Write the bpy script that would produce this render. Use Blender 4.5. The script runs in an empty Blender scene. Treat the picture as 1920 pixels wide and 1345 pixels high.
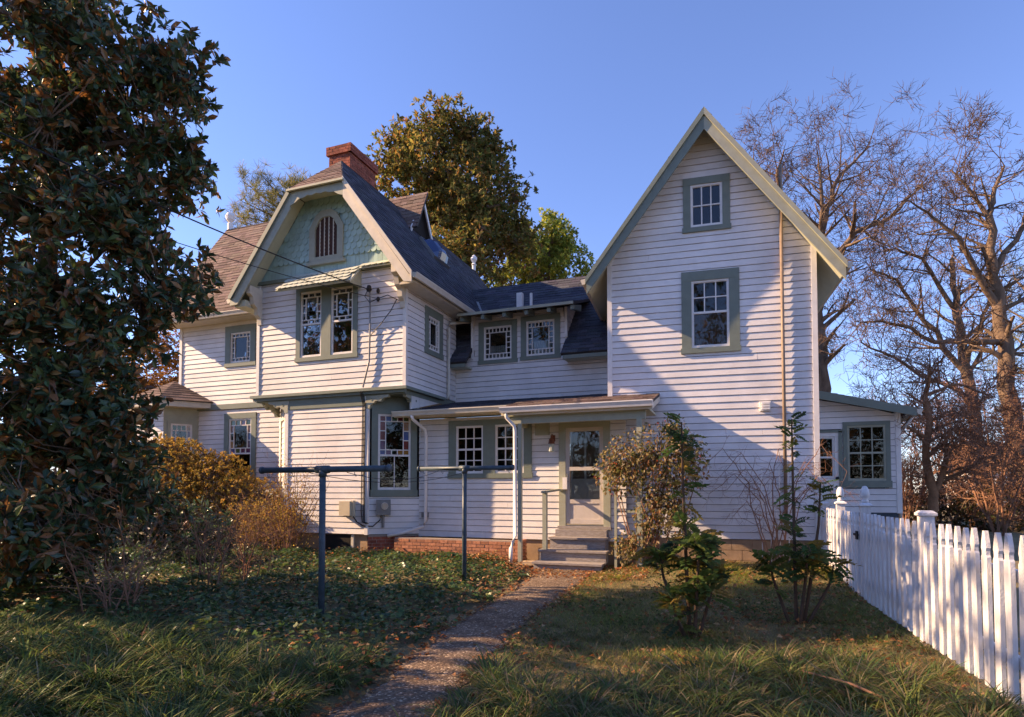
import bpy, math, random
import numpy as np
from mathutils import Vector, Matrix

random.seed(7); rng = np.random.default_rng(7)
sc = bpy.context.scene
col = sc.collection
R_ = math.radians

# ------------------------------------------------------------------ camera
TH, PIT, FPX, HOR, EYE = R_(20.7), R_(2.0), 1140.0, 922.0, 1.67
cam = bpy.data.objects.new('camera', bpy.data.cameras.new('camera'))
col.objects.link(cam); sc.camera = cam
cam.location = (0, 0, EYE)
cam.rotation_euler = (R_(90) + PIT, 0, TH)
cam.data.sensor_width = 36; cam.data.lens = FPX / 1920 * 36
cam.data.shift_y = (HOR - FPX * math.tan(PIT) - 672.5) / 1920
cam.data.clip_start = 0.1; cam.data.clip_end = 3000

# ------------------------------------------------------------------ sky, sun, exposure
SUN = Vector((-1.0, -0.25, 0.55)).normalized()          # towards the sun
w = bpy.data.worlds.new('World'); sc.world = w; w.use_nodes = True
nt = w.node_tree; bg = nt.nodes['Background']
sky = nt.nodes.new('ShaderNodeTexSky'); sky.sky_type = 'NISHITA'; sky.sun_disc = False
sky.sun_elevation = math.asin(SUN.z); sky.sun_rotation = math.atan2(SUN.x, SUN.y)
sky.air_density = 1.0; sky.dust_density = 0.0; sky.ozone_density = 6.0; sky.altitude = 0
tint = nt.nodes.new('ShaderNodeMix'); tint.data_type = 'RGBA'; tint.blend_type = 'MULTIPLY'; tint.inputs[0].default_value = 1; tint.inputs[7].default_value = (.75, .76, .93, 1)   # violet winter blue
nt.links.new(sky.outputs[0], tint.inputs[6]); nt.links.new(tint.outputs[2], bg.inputs[0]); bg.inputs[1].default_value = 0.145
sl = bpy.data.lights.new('sun', 'SUN'); so = bpy.data.objects.new('sun', sl); col.objects.link(so)
sl.energy = 4.7; sl.angle = R_(0.5); sl.color = (1.0, 0.76, 0.50)
so.rotation_euler = (-SUN).to_track_quat('-Z', 'Y').to_euler(); so.location = SUN * 60
vs = sc.view_settings; vs.view_transform = 'Standard'; vs.look = 'None'; vs.gamma = 1
vs.use_curve_mapping = False; vs.exposure = 1.34
vs.use_white_balance = True; vs.white_balance_temperature = 7800; vs.white_balance_tint = 18   # camera set for open shade

# ------------------------------------------------------------------ helpers
CX, CY = (-math.sin(TH), math.cos(TH)), (math.cos(TH), math.sin(TH))
def at(x, y, z):
    """point z metres in front of the eye, where the picture has x, y"""
    u, v = (x - 960) / FPX * z, (HOR - y) / FPX * z
    return Vector((CX[0] * z + CY[0] * u, CX[1] * z + CY[1] * u, EYE + v))

def sstep(a, b, x):
    t = min(1, max(0, (x - a) / (b - a))); return t * t * (3 - 2 * t)
def g(x, y):
    """ground height"""
    l = 1 - sstep(-5.0, -4.0, x - (y - 11) * 0.0)
    r = sstep(-2.6, -1.2, x)
    base = 0.02 + 0.07 * sstep(9, 12, y)
    base += l * (0.10 + 0.06 * sstep(7, 10, y) - .05 * sstep(11, 12.2, y)) + r * (0.16 * sstep(9, 13, y) + 0.10 * sstep(0.3, 1.6, x))
    return base + 0.015 * math.sin(x * 2.1 + y) * math.sin(y * 1.7)

def link(o, parent=None):
    col.objects.link(o)
    if parent is not None:
        o.parent = parent
        if parent.type == 'EMPTY':
            o.matrix_parent_inverse = Matrix.Translation(-parent.location)
    return o
def thing(name, label, cat, loc, group=None):
    o = bpy.data.objects.new(name, None); o.location = loc; o.empty_display_size = .2
    col.objects.link(o); return tag(o, label, cat, group)
def tag(o, label=None, cat=None, group=None, kind=None):
    if label: o['label'] = label
    if cat: o['category'] = cat
    if group: o['group'] = group
    if kind: o['kind'] = kind
    return o

def mesh_np(name, V, faces, mats, cols=None, smooth=False, fsize=None):
    """faces: flat int array + fsize (same size each) or list of tuples"""
    me = bpy.data.meshes.new(name)
    V = np.asarray(V, dtype=np.float32)
    if fsize is None:
        loops = np.array([i for f in faces for i in f], dtype=np.int32)
        tot = np.array([len(f) for f in faces], dtype=np.int32)
    else:
        loops = np.asarray(faces, dtype=np.int32).ravel(); tot = np.full(len(loops) // fsize, fsize, dtype=np.int32)
    st = np.concatenate(([0], np.cumsum(tot)[:-1])).astype(np.int32)
    me.vertices.add(len(V)); me.vertices.foreach_set('co', V.ravel())
    me.loops.add(len(loops)); me.loops.foreach_set('vertex_index', loops)
    me.polygons.add(len(tot)); me.polygons.foreach_set('loop_start', st); me.polygons.foreach_set('loop_total', tot)
    me.polygons.foreach_set('use_smooth', np.full(len(tot), bool(smooth)))
    if cols is not None:
        a = me.attributes.new('Col', 'FLOAT_COLOR', 'POINT')
        c4 = np.ones((len(V), 4), dtype=np.float32); c4[:, :3] = cols
        a.data.foreach_set('color', c4.ravel())
    me.update(calc_edges=True); me.validate()
    me.materials.append(mats)
    return me

class MB:
    def __init__(s): s.v = []; s.f = []; s.c = []
    def add(s, vs, fs, c=None):
        n = len(s.v); s.v += [tuple(p) for p in vs]; s.f += [tuple(i + n for i in f) for f in fs]
        s.c += [c or (1, 1, 1)] * len(vs)
    HEX = ((0, 3, 2, 1), (4, 5, 6, 7), (0, 1, 5, 4), (1, 2, 6, 5), (2, 3, 7, 6), (3, 0, 4, 7))
    def box(s, x0, x1, y0, y1, z0, z1, c=None):
        s.add([(x0, y0, z0), (x1, y0, z0), (x1, y1, z0), (x0, y1, z0), (x0, y0, z1), (x1, y0, z1), (x1, y1, z1), (x0, y1, z1)], s.HEX, c)
    def hexa(s, p8, c=None): s.add(p8, s.HEX, c)
    def fbox(s, fr, s0, s1, h0, h1, d0, d1, c=None):
        P = fr.P
        s.add([P(s0, h0, d1), P(s1, h0, d1), P(s1, h0, d0), P(s0, h0, d0), P(s0, h1, d1), P(s1, h1, d1), P(s1, h1, d0), P(s0, h1, d0)], s.HEX, c)
    def prism(s, fr, poly, d0, d1, c=None):
        n = len(poly); P = fr.P
        a = [P(q[0], q[1], d1) for q in poly] + [P(q[0], q[1], d0) for q in poly]
        fs = [tuple(range(n)), tuple(range(2 * n - 1, n - 1, -1))]
        fs += [(i, n + i, n + (i + 1) % n, (i + 1) % n) for i in range(n)]
        s.add(a, fs, c)
    def bar(s, p, q, wd, ht, up=(0, 0, 1)):
        p, q = Vector(p), Vector(q); d = (q - p).normalized(); x = d.cross(Vector(up)).normalized(); z = x.cross(d)
        x *= wd / 2; z *= ht / 2
        s.add([p - x - z, p + x - z, q + x - z, q - x - z, p - x + z, p + x + z, q + x + z, q - x + z], s.HEX)
    def tube(s, pts, rad, n=6, cap=True, c=None):
        pts = [Vector(p) for p in pts]; m = len(pts)
        if not hasattr(rad, '__len__'): rad = [rad] * m
        base = len(s.v); ref = Vector((0.13, 0.27, 0.95))
        for i, p in enumerate(pts):
            d = (pts[min(i + 1, m - 1)] - pts[max(i - 1, 0)]).normalized()
            if abs(d.dot(ref)) > .97: ref = Vector((.9, .3, .1))
            x = d.cross(ref).normalized(); y = d.cross(x)
            for k in range(n):
                a = 2 * math.pi * k / n
                s.v.append(tuple(p + (x * math.cos(a) + y * math.sin(a)) * rad[i])); s.c.append(c or (1, 1, 1))
        for i in range(m - 1):
            for k in range(n):
                a, b = base + i * n + k, base + i * n + (k + 1) % n
                s.f.append((a, b, b + n, a + n))
        if cap:
            s.f.append(tuple(base + k for k in reversed(range(n)))); s.f.append(tuple(base + (m - 1) * n + k for k in range(n)))
    def lathe(s, c, prof, n=12):
        base = len(s.v)
        for r, z in prof:
            for k in range(n):
                a = 2 * math.pi * k / n + math.pi / n
                s.v.append((c[0] + r * math.cos(a), c[1] + r * math.sin(a), c[2] + z)); s.c.append((1, 1, 1))
        for i in range(len(prof) - 1):
            for k in range(n):
                a, b = base + i * n + k, base + i * n + (k + 1) % n
                s.f.append((a, b, b + n, a + n))
        s.f.append(tuple(base + k for k in reversed(range(n)))); s.f.append(tuple(base + (len(prof) - 1) * n + k for k in range(n)))
    def build(s, name, mat, parent=None, smooth=False, cols=False):
        me = mesh_np(name, s.v, s.f, mat, np.array(s.c) if cols else None, smooth)
        return link(bpy.data.objects.new(name, me), parent)

class Fr:
    """a wall frame: s along, h up (world z), d outwards"""
    def __init__(s, o, e):
        s.o = Vector((o[0], o[1], 0)); d = Vector((e[0] - o[0], e[1] - o[1], 0)); s.len = d.length
        s.u = d.normalized(); s.n = Vector((s.u.y, -s.u.x, 0))
    def P(s, a, h, d=0): return s.o + s.u * a + s.n * d + Vector((0, 0, h))

class Pl:
    """a sloped plane frame: s along u, h up the slope, d along normal"""
    def __init__(s, o, u, v):
        s.o = Vector(o); s.u = Vector(u).normalized(); s.v = Vector(v).normalized(); s.n = s.u.cross(s.v).normalized()
    def P(s, a, h, d=0): return s.o + s.u * a + s.v * h + s.n * d

def scan(poly, h):
    xs = []
    for i in range(len(poly)):
        (x0, y0), (x1, y1) = poly[i], poly[(i + 1) % len(poly)]
        if (y0 <= h) != (y1 <= h): xs.append(x0 + (h - y0) / (y1 - y0) * (x1 - x0))
    xs.sort(); return [(xs[i], xs[i + 1]) for i in range(0, len(xs) - 1, 2)]
def rows(poly, holes, e, h0=None):
    """(hb, ht, sb0, sb1, st0, st1) strips that fill poly minus holes"""
    lo = min(p[1] for p in poly); hi = max(p[1] for p in poly); hb = lo if h0 is None else h0; out = []
    while hb < hi - .01:
        ht = min(hb + e, hi); a = scan(poly, max(hb, lo) + 1e-4); b = scan(poly, ht - 1e-4)
        if len(a) != len(b): a = b = scan(poly, (hb + ht) / 2)
        for (a0, a1), (b0, b1) in zip(a, b):
            segs = [(a0, a1, b0, b1)]
            for (x0, x1, y0, y1) in holes:
                if not (y0 <= (hb + ht) / 2 <= y1): continue
                new = []
                for (p, q, r, t) in segs:
                    if x1 <= min(p, r) or x0 >= max(q, t): new.append((p, q, r, t)); continue
                    if x0 > p + .01: new.append((p, x0, min(r, x0), x0))
                    if x1 < q - .01: new.append((x1, q, x1, max(t, x1)))
                segs = new
            for (p, q, r, t) in segs: out.append((hb, ht, p, q, r, t))
        hb = ht
    return out

# ------------------------------------------------------------------ materials
def mat(name, c, rough=.7, var=.12, scale=3.0, bump=0.0, bscale=60, spec=.3, c2=None, rnd=0.0, metal=0.0, streak=None):
    m = bpy.data.materials.new(name); m.use_nodes = True; n = m.node_tree; b = n.nodes['Principled BSDF']
    b.inputs['Roughness'].default_value = rough; b.inputs['Specular IOR Level'].default_value = spec; b.inputs['Metallic'].default_value = metal
    tc = n.nodes.new('ShaderNodeNewGeometry'); no = n.nodes.new('ShaderNodeTexNoise')
    vec = tc.outputs['Position']
    if streak:
        mp = n.nodes.new('ShaderNodeMapping'); mp.inputs['Scale'].default_value = streak; n.links.new(vec, mp.inputs[0]); vec = mp.outputs[0]
    no.inputs['Scale'].default_value = scale; no.inputs['Detail'].default_value = 6; no.inputs['Roughness'].default_value = .65
    n.links.new(vec, no.inputs['Vector'])
    ra = n.nodes.new('ShaderNodeValToRGB'); ra.color_ramp.elements[0].position = .3; ra.color_ramp.elements[1].position = .7
    d = c2 if c2 else tuple(k * (1 - var) for k in c)
    ra.color_ramp.elements[0].color = (*d, 1); ra.color_ramp.elements[1].color = (*[min(1, k * (1 + var * .4)) for k in c], 1)
    n.links.new(no.outputs[0], ra.inputs[0]); out = ra.outputs[0]
    if rnd:
        oi = n.nodes.new('ShaderNodeObjectInfo'); hs = n.nodes.new('ShaderNodeHueSaturation'); mr = n.nodes.new('ShaderNodeMapRange')
        mr.inputs['To Min'].default_value = 1 - rnd; mr.inputs['To Max'].default_value = 1 + rnd
        n.links.new(oi.outputs['Random'], mr.inputs[0]); n.links.new(mr.outputs[0], hs.inputs['Value']); n.links.new(out, hs.inputs['Color']); out = hs.outputs[0]
    n.links.new(out, b.inputs['Base Color'])
    if bump:
        n2 = n.nodes.new('ShaderNodeTexNoise'); n2.inputs['Scale'].default_value = bscale; n2.inputs['Detail'].default_value = 4
        bp = n.nodes.new('ShaderNodeBump'); bp.inputs['Strength'].default_value = bump; bp.inputs['Distance'].default_value = .02
        n.links.new(tc.outputs['Position'], n2.inputs['Vector']); n.links.new(n2.outputs[0], bp.inputs['Height']); n.links.new(bp.outputs[0], b.inputs['Normal'])
    return m
def vmat(name, rough=.6, spec=.3, trans=0.0, var=.0, scale=8, tint=(1, 1, 1)):
    """colour from the mesh attribute Col, optional leaf translucency"""
    m = bpy.data.materials.new(name); m.use_nodes = True; n = m.node_tree; b = n.nodes['Principled BSDF']
    at_ = n.nodes.new('ShaderNodeAttribute'); at_.attribute_name = 'Col'; out = at_.outputs['Color']
    if var:
        ge = n.nodes.new('ShaderNodeNewGeometry'); no = n.nodes.new('ShaderNodeTexNoise'); no.inputs['Scale'].default_value = scale; no.inputs['Detail'].default_value = 5
        mr = n.nodes.new('ShaderNodeMapRange'); mr.inputs['To Min'].default_value = 1 - var; mr.inputs['To Max'].default_value = 1 + var; mr.inputs['From Min'].default_value = .25; mr.inputs['From Max'].default_value = .75
        hs = n.nodes.new('ShaderNodeHueSaturation'); n.links.new(ge.outputs['Position'], no.inputs['Vector']); n.links.new(no.outputs[0], mr.inputs[0])
        n.links.new(mr.outputs[0], hs.inputs['Value']); n.links.new(out, hs.inputs['Color']); out = hs.outputs[0]
    n.links.new(out, b.inputs['Base Color'])
    b.inputs['Roughness'].default_value = rough; b.inputs['Specular IOR Level'].default_value = spec
    if trans:
        t = n.nodes.new('ShaderNodeBsdfTranslucent'); mx = n.nodes.new('ShaderNodeMixShader'); mx.inputs[0].default_value = trans
        n.links.new(out, t.inputs[0]); n.links.new(b.outputs[0], mx.inputs[1]); n.links.new(t.outputs[0], mx.inputs[2])
        n.links.new(mx.outputs[0], n.nodes['Material Output'].inputs[0])
    return m

M = {}
M['siding'] = mat('white_siding', (.775, .74, .725), .55, .20, 1.1, .05, 40, .3, rnd=.035)
M['white'] = mat('white_trim', (.78, .75, .72), .5, .12, 4, spec=.35)
M['cream'] = mat('cream_trim', (.66, .60, .50), .55, .15, 4)
M['green'] = mat('sage_trim', (.185, .22, .185), .5, .14, 5, spec=.3)
M['sage'] = mat('pale_sage_trim', (.36, .37, .29), .55, .15, 5)
M['aqua'] = mat('aqua_shingle', (.37, .55, .53), .6, .14, 4, rnd=.10)
M['awn'] = mat('awning_shingle', (.50, .53, .46), .6, .14, 4, rnd=.10)
M['soffit'] = mat('soffit_paint', (.50, .50, .38), .7, .12, 3)
M['offwhite'] = mat('off_white_door', (.58, .52, .47), .5, .12, 4)
M['lap_shade'] = mat('lap_shade_sheathing', (.07, .06, .055), .9)  # backing painted dark so the gaps draw the clapboards' lap shadows
M['deck'] = mat('roof_deck', (.06, .055, .055), .9)
M['shing'] = vmat('asphalt_shingle', .92, .15, 0, .35, 30)
M['brick'] = mat('red_brick', (.33, .095, .06), .85, .5, 14, .3, 90, .2, rnd=.28)
M['brick2'] = mat('orange_brick', (.50, .22, .13), .85, .35, 14, .3, 90, .2, rnd=.25)
M['mortar'] = mat('mortar', (.36, .29, .24), .95, .2, 20)
M['block'] = mat('tan_concrete_block', (.40, .27, .17), .9, .3, 5, .2, 50)
M['wood'] = mat('weathered_step_wood', (.34, .31, .29), .8, .35, 10, .25, 60, c2=(.20, .165, .15), streak=(1, 6, 6))
M['dark'] = mat('dark_room', (.022, .018, .016), .9)  # near-black colour in place of unlit interiors
M['curtain'] = mat('curtain_cloth', (.55, .60, .62), .9, .3, 14, streak=(6, 6, .6))
M['blind'] = mat('brown_blind', (.26, .15, .105), .9, .3, 6)
M['louvre'] = mat('dark_red_louvre', (.085, .04, .03), .8, .3, 6)
M['metal'] = mat('grey_metal', (.22, .22, .22), .45, .15, 8, metal=.3)
M['beigebox'] = mat('beige_plastic', (.58, .50, .36), .5, .1, 6)
M['black'] = mat('black_cable', (.018, .018, .02), .6)
M['pipe'] = mat('brown_vent_pipe', (.27, .20, .15), .5, .3, 8)
M['steel'] = mat('blue_grey_painted_pipe', (.055, .085, .11), .45, .3, 12, .1, 60)
M['copper'] = mat('rusty_lamp', (.22, .07, .035), .5, .3, 20)
M['blueglass'] = mat('skylight_glass', (.02, .05, .14), .08, .1, spec=.8)
M['fence'] = mat('white_fence_paint', (.72, .705, .71), .5, .22, 5, .25, 70, spec=.35, rnd=.06, streak=(6, 6, .7))
M['bark'] = mat('grey_bark', (.20, .14, .10), .9, .45, 6, .6, 25, .1, streak=(1, 1, .3))
M['twig'] = mat('twig_bark', (.12, .08, .058), .9, .3, 6, spec=.1)
M['rtwig'] = mat('red_twig_bark', (.29, .155, .10), .9, .3, 6, spec=.1)
M['obark'] = mat('orange_tan_bark', (.30, .16, .09), .85, .4, 6, .4, 30, .1)
M['leaf'] = vmat('leaf', .55, .25, .5)
M['gloss'] = vmat('glossy_leaf', .34, .45, .25)
M['dry'] = vmat('dry_leaf', .8, .15, .35)
M['grassm'] = vmat('grass_blade', .55, .25, .45)
M['ivyleaf'] = vmat('ivy_leaf', .38, .4, .35)
M['stone'] = mat('stone_slab', (.45, .33, .22), .9, .3, 6)
def glass():
    m = bpy.data.materials.new('window_glass'); m.use_nodes = True; n = m.node_tree; b = n.nodes['Principled BSDF']; n.nodes.remove(b)
    gl = n.nodes.new('ShaderNodeBsdfGlossy'); gl.inputs['Roughness'].default_value = .02; gl.inputs['Color'].default_value = (.9, .92, .95, 1)
    tr = n.nodes.new('ShaderNodeBsdfTransparent'); tr.inputs[0].default_value = (.75, .76, .74, 1)
    fr = n.nodes.new('ShaderNodeFresnel'); fr.inputs[0].default_value = 1.5
    ge = n.nodes.new('ShaderNodeNewGeometry'); no = n.nodes.new('ShaderNodeTexNoise'); no.inputs['Scale'].default_value = 2.5
    bp = n.nodes.new('ShaderNodeBump'); bp.inputs['Strength'].default_value = .06; bp.inputs['Distance'].default_value = .05
    n.links.new(ge.outputs['Position'], no.inputs['Vector']); n.links.new(no.outputs[0], bp.inputs['Height']); n.links.new(bp.outputs[0], gl.inputs['Normal'])
    mx = n.nodes.new('ShaderNodeMixShader'); n.links.new(fr.outputs[0], mx.inputs[0]); n.links.new(tr.outputs[0], mx.inputs[1]); n.links.new(gl.outputs[0], mx.inputs[2])
    n.links.new(mx.outputs[0], n.nodes['Material Output'].inputs[0]); return m
M['glass'] = glass()
for k, c in dict(ruby=(.16, .012, .012), amber=(.30, .13, .02), cobalt=(.02, .05, .22), moss=(.06, .10, .03), plum=(.10, .03, .10)).items():
    M[k] = mat(k + '_glass', c, .08, .2, 8, spec=.6)
STAIN = ['ruby', 'amber', 'cobalt', 'moss', 'plum', 'glass']

def ground_mat():
    m = bpy.data.materials.new('soil_and_thatch'); m.use_nodes = True; n = m.node_tree; b = n.nodes['Principled BSDF']; b.inputs['Roughness'].default_value = .95
    ge = n.nodes.new('ShaderNodeNewGeometry'); a = n.nodes.new('ShaderNodeTexNoise'); a.inputs['Scale'].default_value = 1.2; a.inputs['Detail'].default_value = 8; a.inputs['Roughness'].default_value = .7
    r = n.nodes.new('ShaderNodeValToRGB'); e = r.color_ramp.elements
    e[0].position = .3; e[0].color = (.10, .068, .038, 1); e[1].position = .72; e[1].color = (.26, .19, .095, 1)
    x = e.new(.5); x.color = (.17, .135, .06, 1)
    n.links.new(ge.outputs['Position'], a.inputs['Vector']); n.links.new(a.outputs[0], r.inputs[0]); n.links.new(r.outputs[0], b.inputs['Base Color'])
    c = n.nodes.new('ShaderNodeTexNoise'); c.inputs['Scale'].default_value = 40; bp = n.nodes.new('ShaderNodeBump'); bp.inputs['Strength'].default_value = .8; bp.inputs['Distance'].default_value = .03
    n.links.new(ge.outputs['Position'], c.inputs['Vector']); n.links.new(c.outputs[0], bp.inputs['Height']); n.links.new(bp.outputs[0], b.inputs['Normal']); return m
def path_mat():
    m = bpy.data.materials.new('exposed_aggregate'); m.use_nodes = True; n = m.node_tree; b = n.nodes['Principled BSDF']; b.inputs['Roughness'].default_value = .85
    ge = n.nodes.new('ShaderNodeNewGeometry'); v = n.nodes.new('ShaderNodeTexVoronoi'); v.inputs['Scale'].default_value = 55
    bw = n.nodes.new('ShaderNodeSeparateColor'); r = n.nodes.new('ShaderNodeValToRGB'); e = r.color_ramp.elements
    e[0].position = 0; e[0].color = (.09, .058, .036, 1); e[1].position = 1; e[1].color = (.60, .48, .34, 1)
    for p, c in ((.45, (.155, .10, .062)), (.75, (.21, .14, .09)), (.88, (.29, .20, .14))): x = e.new(p); x.color = (*c, 1)
    n.links.new(ge.outputs['Position'], v.inputs['Vector']); n.links.new(v.outputs['Color'], bw.inputs[0]); n.links.new(bw.outputs[0], r.inputs[0])
    no = n.nodes.new('ShaderNodeTexNoise'); no.inputs['Scale'].default_value = 2.2; no.inputs['Detail'].default_value = 6; n.links.new(ge.outputs['Position'], no.inputs['Vector'])
    mx = n.nodes.new('ShaderNodeMix'); mx.data_type = 'RGBA'; mx.blend_type = 'MULTIPLY'; mx.inputs[0].default_value = .7
    r2 = n.nodes.new('ShaderNodeValToRGB'); r2.color_ramp.elements[0].position = .35; r2.color_ramp.elements[0].color = (.40, .32, .26, 1); r2.color_ramp.elements[1].position = .65
    n.links.new(no.outputs[0], r2.inputs[0]); n.links.new(r.outputs[0], mx.inputs[6]); n.links.new(r2.outputs[0], mx.inputs[7]); n.links.new(mx.outputs[2], b.inputs['Base Color'])
    bp = n.nodes.new('ShaderNodeBump'); bp.inputs['Strength'].default_value = .7; bp.inputs['Distance'].default_value = .008; bp.invert = True
    n.links.new(v.outputs['Distance'], bp.inputs['Height']); n.links.new(bp.outputs[0], b.inputs['Normal']); return m

# ------------------------------------------------------------------ ground and path
def build_ground():
    def axis(a, b):
        f = list(np.arange(a, b + .01, .35)); out = []
        d = .5; p = a
        while p > -900: p -= d; d *= 1.35; out.insert(0, p)
        d = .5; p = b; t = []
        while p < 900: p += d; d *= 1.35; t.append(p)
        return out + f + t
    xs, ys = axis(-16, 6), axis(-2, 18)
    V = [(x, y, g(x, y)) for y in ys for x in xs]; n = len(xs)
    F = [(j * n + i, j * n + i + 1, (j + 1) * n + i + 1, (j + 1) * n + i) for j in range(len(ys) - 1) for i in range(n - 1)]
    o = link(bpy.data.objects.new('ground', mesh_np('ground', V, F, ground_mat(), smooth=True)))
    tag(o, 'brown soil and leaf litter of the garden around the house', 'ground', kind='structure')
build_ground()
PATH = [(-2.50, 1.0, .36), (-2.50, 3.0, .36), (-2.52, 4.2, .36), (-2.72, 5.4, .38), (-2.92, 6.6, .40), (-3.02, 7.8, .42), (-3.08, 9.0, .45), (-3.16, 10.2, .50), (-3.25, 11.2, .58), (-3.3, 12.0, .66), (-3.3, 12.6, .66)]
def path_x(y):
    for a, b in zip(PATH, PATH[1:]):
        if a[1] <= y <= b[1]:
            t = (y - a[1]) / (b[1] - a[1]); return a[0] + t * (b[0] - a[0]), a[2] + t * (b[2] - a[2])
    return (PATH[0][0], PATH[0][2]) if y < PATH[0][1] else (PATH[-1][0], PATH[-1][2])
def build_path():
    V, F = [], []; ys = np.arange(1, 12.6, .12); k = 9
    for j, y in enumerate(ys):
        c, hw = path_x(y)
        for i in range(k):
            t = i / (k - 1) * 2 - 1; wob = .035 * math.sin(y * 5.3 + t) + .03 * math.sin(y * 11.7) if abs(t) > .9 else 0
            x = c + t * hw + wob * t
            V.append((x, y, max(g(x, y), g(c, y)) + .028 * (1 - abs(t) ** 4) + .006))
    F = [(j * k + i, j * k + i + 1, (j + 1) * k + i + 1, (j + 1) * k + i) for j in range(len(ys) - 1) for i in range(k - 1)]
    o = link(bpy.data.objects.new('path', mesh_np('path', V, F, path_mat(), smooth=True)))
    tag(o, 'narrow aggregate concrete garden path leading to the back steps', 'path', kind='structure')
build_path()

# ------------------------------------------------------------------ house
EXP = .1407
house = thing('house', 'white clapboard house with sage trim, steep gables and a brick chimney', 'house', (-5.5, 14.5, .2))
def clap_wall(fr, poly, holes=(), h0=None, name='wall', exp=EXP):
    rr = rows(poly, holes, exp, h0)
    b = MB()
    for (hb, ht, p, q, r, t) in rr:
        P = fr.P; b.add([P(p, hb, -.03), P(q, hb, -.03), P(t, ht, -.03), P(r, ht, -.03), P(p, hb, -.05), P(q, hb, -.05), P(t, ht, -.05), P(r, ht, -.05)], MB.HEX)
    wl = b.build(name, M['lap_shade'], house)
    cut = []
    for (hb, ht, p, q, r, t) in rr:
        if min(q, t) - max(p, r) > 2.2 and random.random() < .30:
            x = random.uniform(max(p, r) + .5, min(q, t) - .5); cut += [(hb, ht, p, x - .0015, r, x - .0015), (hb, ht, x + .0015, q, x + .0015, t)]
        else: cut.append((hb, ht, p, q, r, t))
    for (hb, ht, p, q, r, t) in cut:
        c = MB(); P = fr.P; top = ht - .006; o = .016 + random.uniform(-.002, .002); hb += .004 + random.uniform(-.001, .001)
        c.add([P(p, hb, o), P(q, hb, o), P(q, hb, -.025), P(p, hb, -.025), P(r, top, .002), P(t, top, .002), P(t, top, -.028), P(r, top, -.028)], MB.HEX)
        c.build('clapboard', M['siding'], wl)
    return wl
def part(name, m, fn, parent=None, smooth=False):
    b = MB(); fn(b); return b.build(name, M[m], parent or house, smooth)

# --- panes of a sash, in 0..1
def one(): return [(0, 0, 1, 1, 'glass')]
def grid(c, r): return [(i / c, j / r, (i + 1) / c, (j + 1) / r, 'glass') for i in range(c) for j in range(r)]
def qa(ntop, ns, nb, bw=.17, bh=.14, stain=False):
    k = lambda: random.choice(STAIN) if stain else 'glass'
    y0 = bh if nb else 0; o = [(bw, y0, 1 - bw, 1 - bh, 'glass')]
    o += [(i / ntop, 1 - bh, (i + 1) / ntop, 1, k()) for i in range(ntop)]
    if nb: o += [(i / nb, 0, (i + 1) / nb, bh, k()) for i in range(nb)]
    for j in range(ns):
        a, b = y0 + (1 - bh - y0) * j / ns, y0 + (1 - bh - y0) * (j + 1) / ns
        o += [(0, a, bw, b, k()), (1 - bw, a, 1, b, k())]
    return o
def stack(lo, up, sp=.5):
    return [(a, b * sp, c, d * sp, k) for a, b, c, d, k in lo] + [(a, sp + b * (1 - sp), c, sp + d * (1 - sp), k) for a, b, c, d, k in up]

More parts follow.
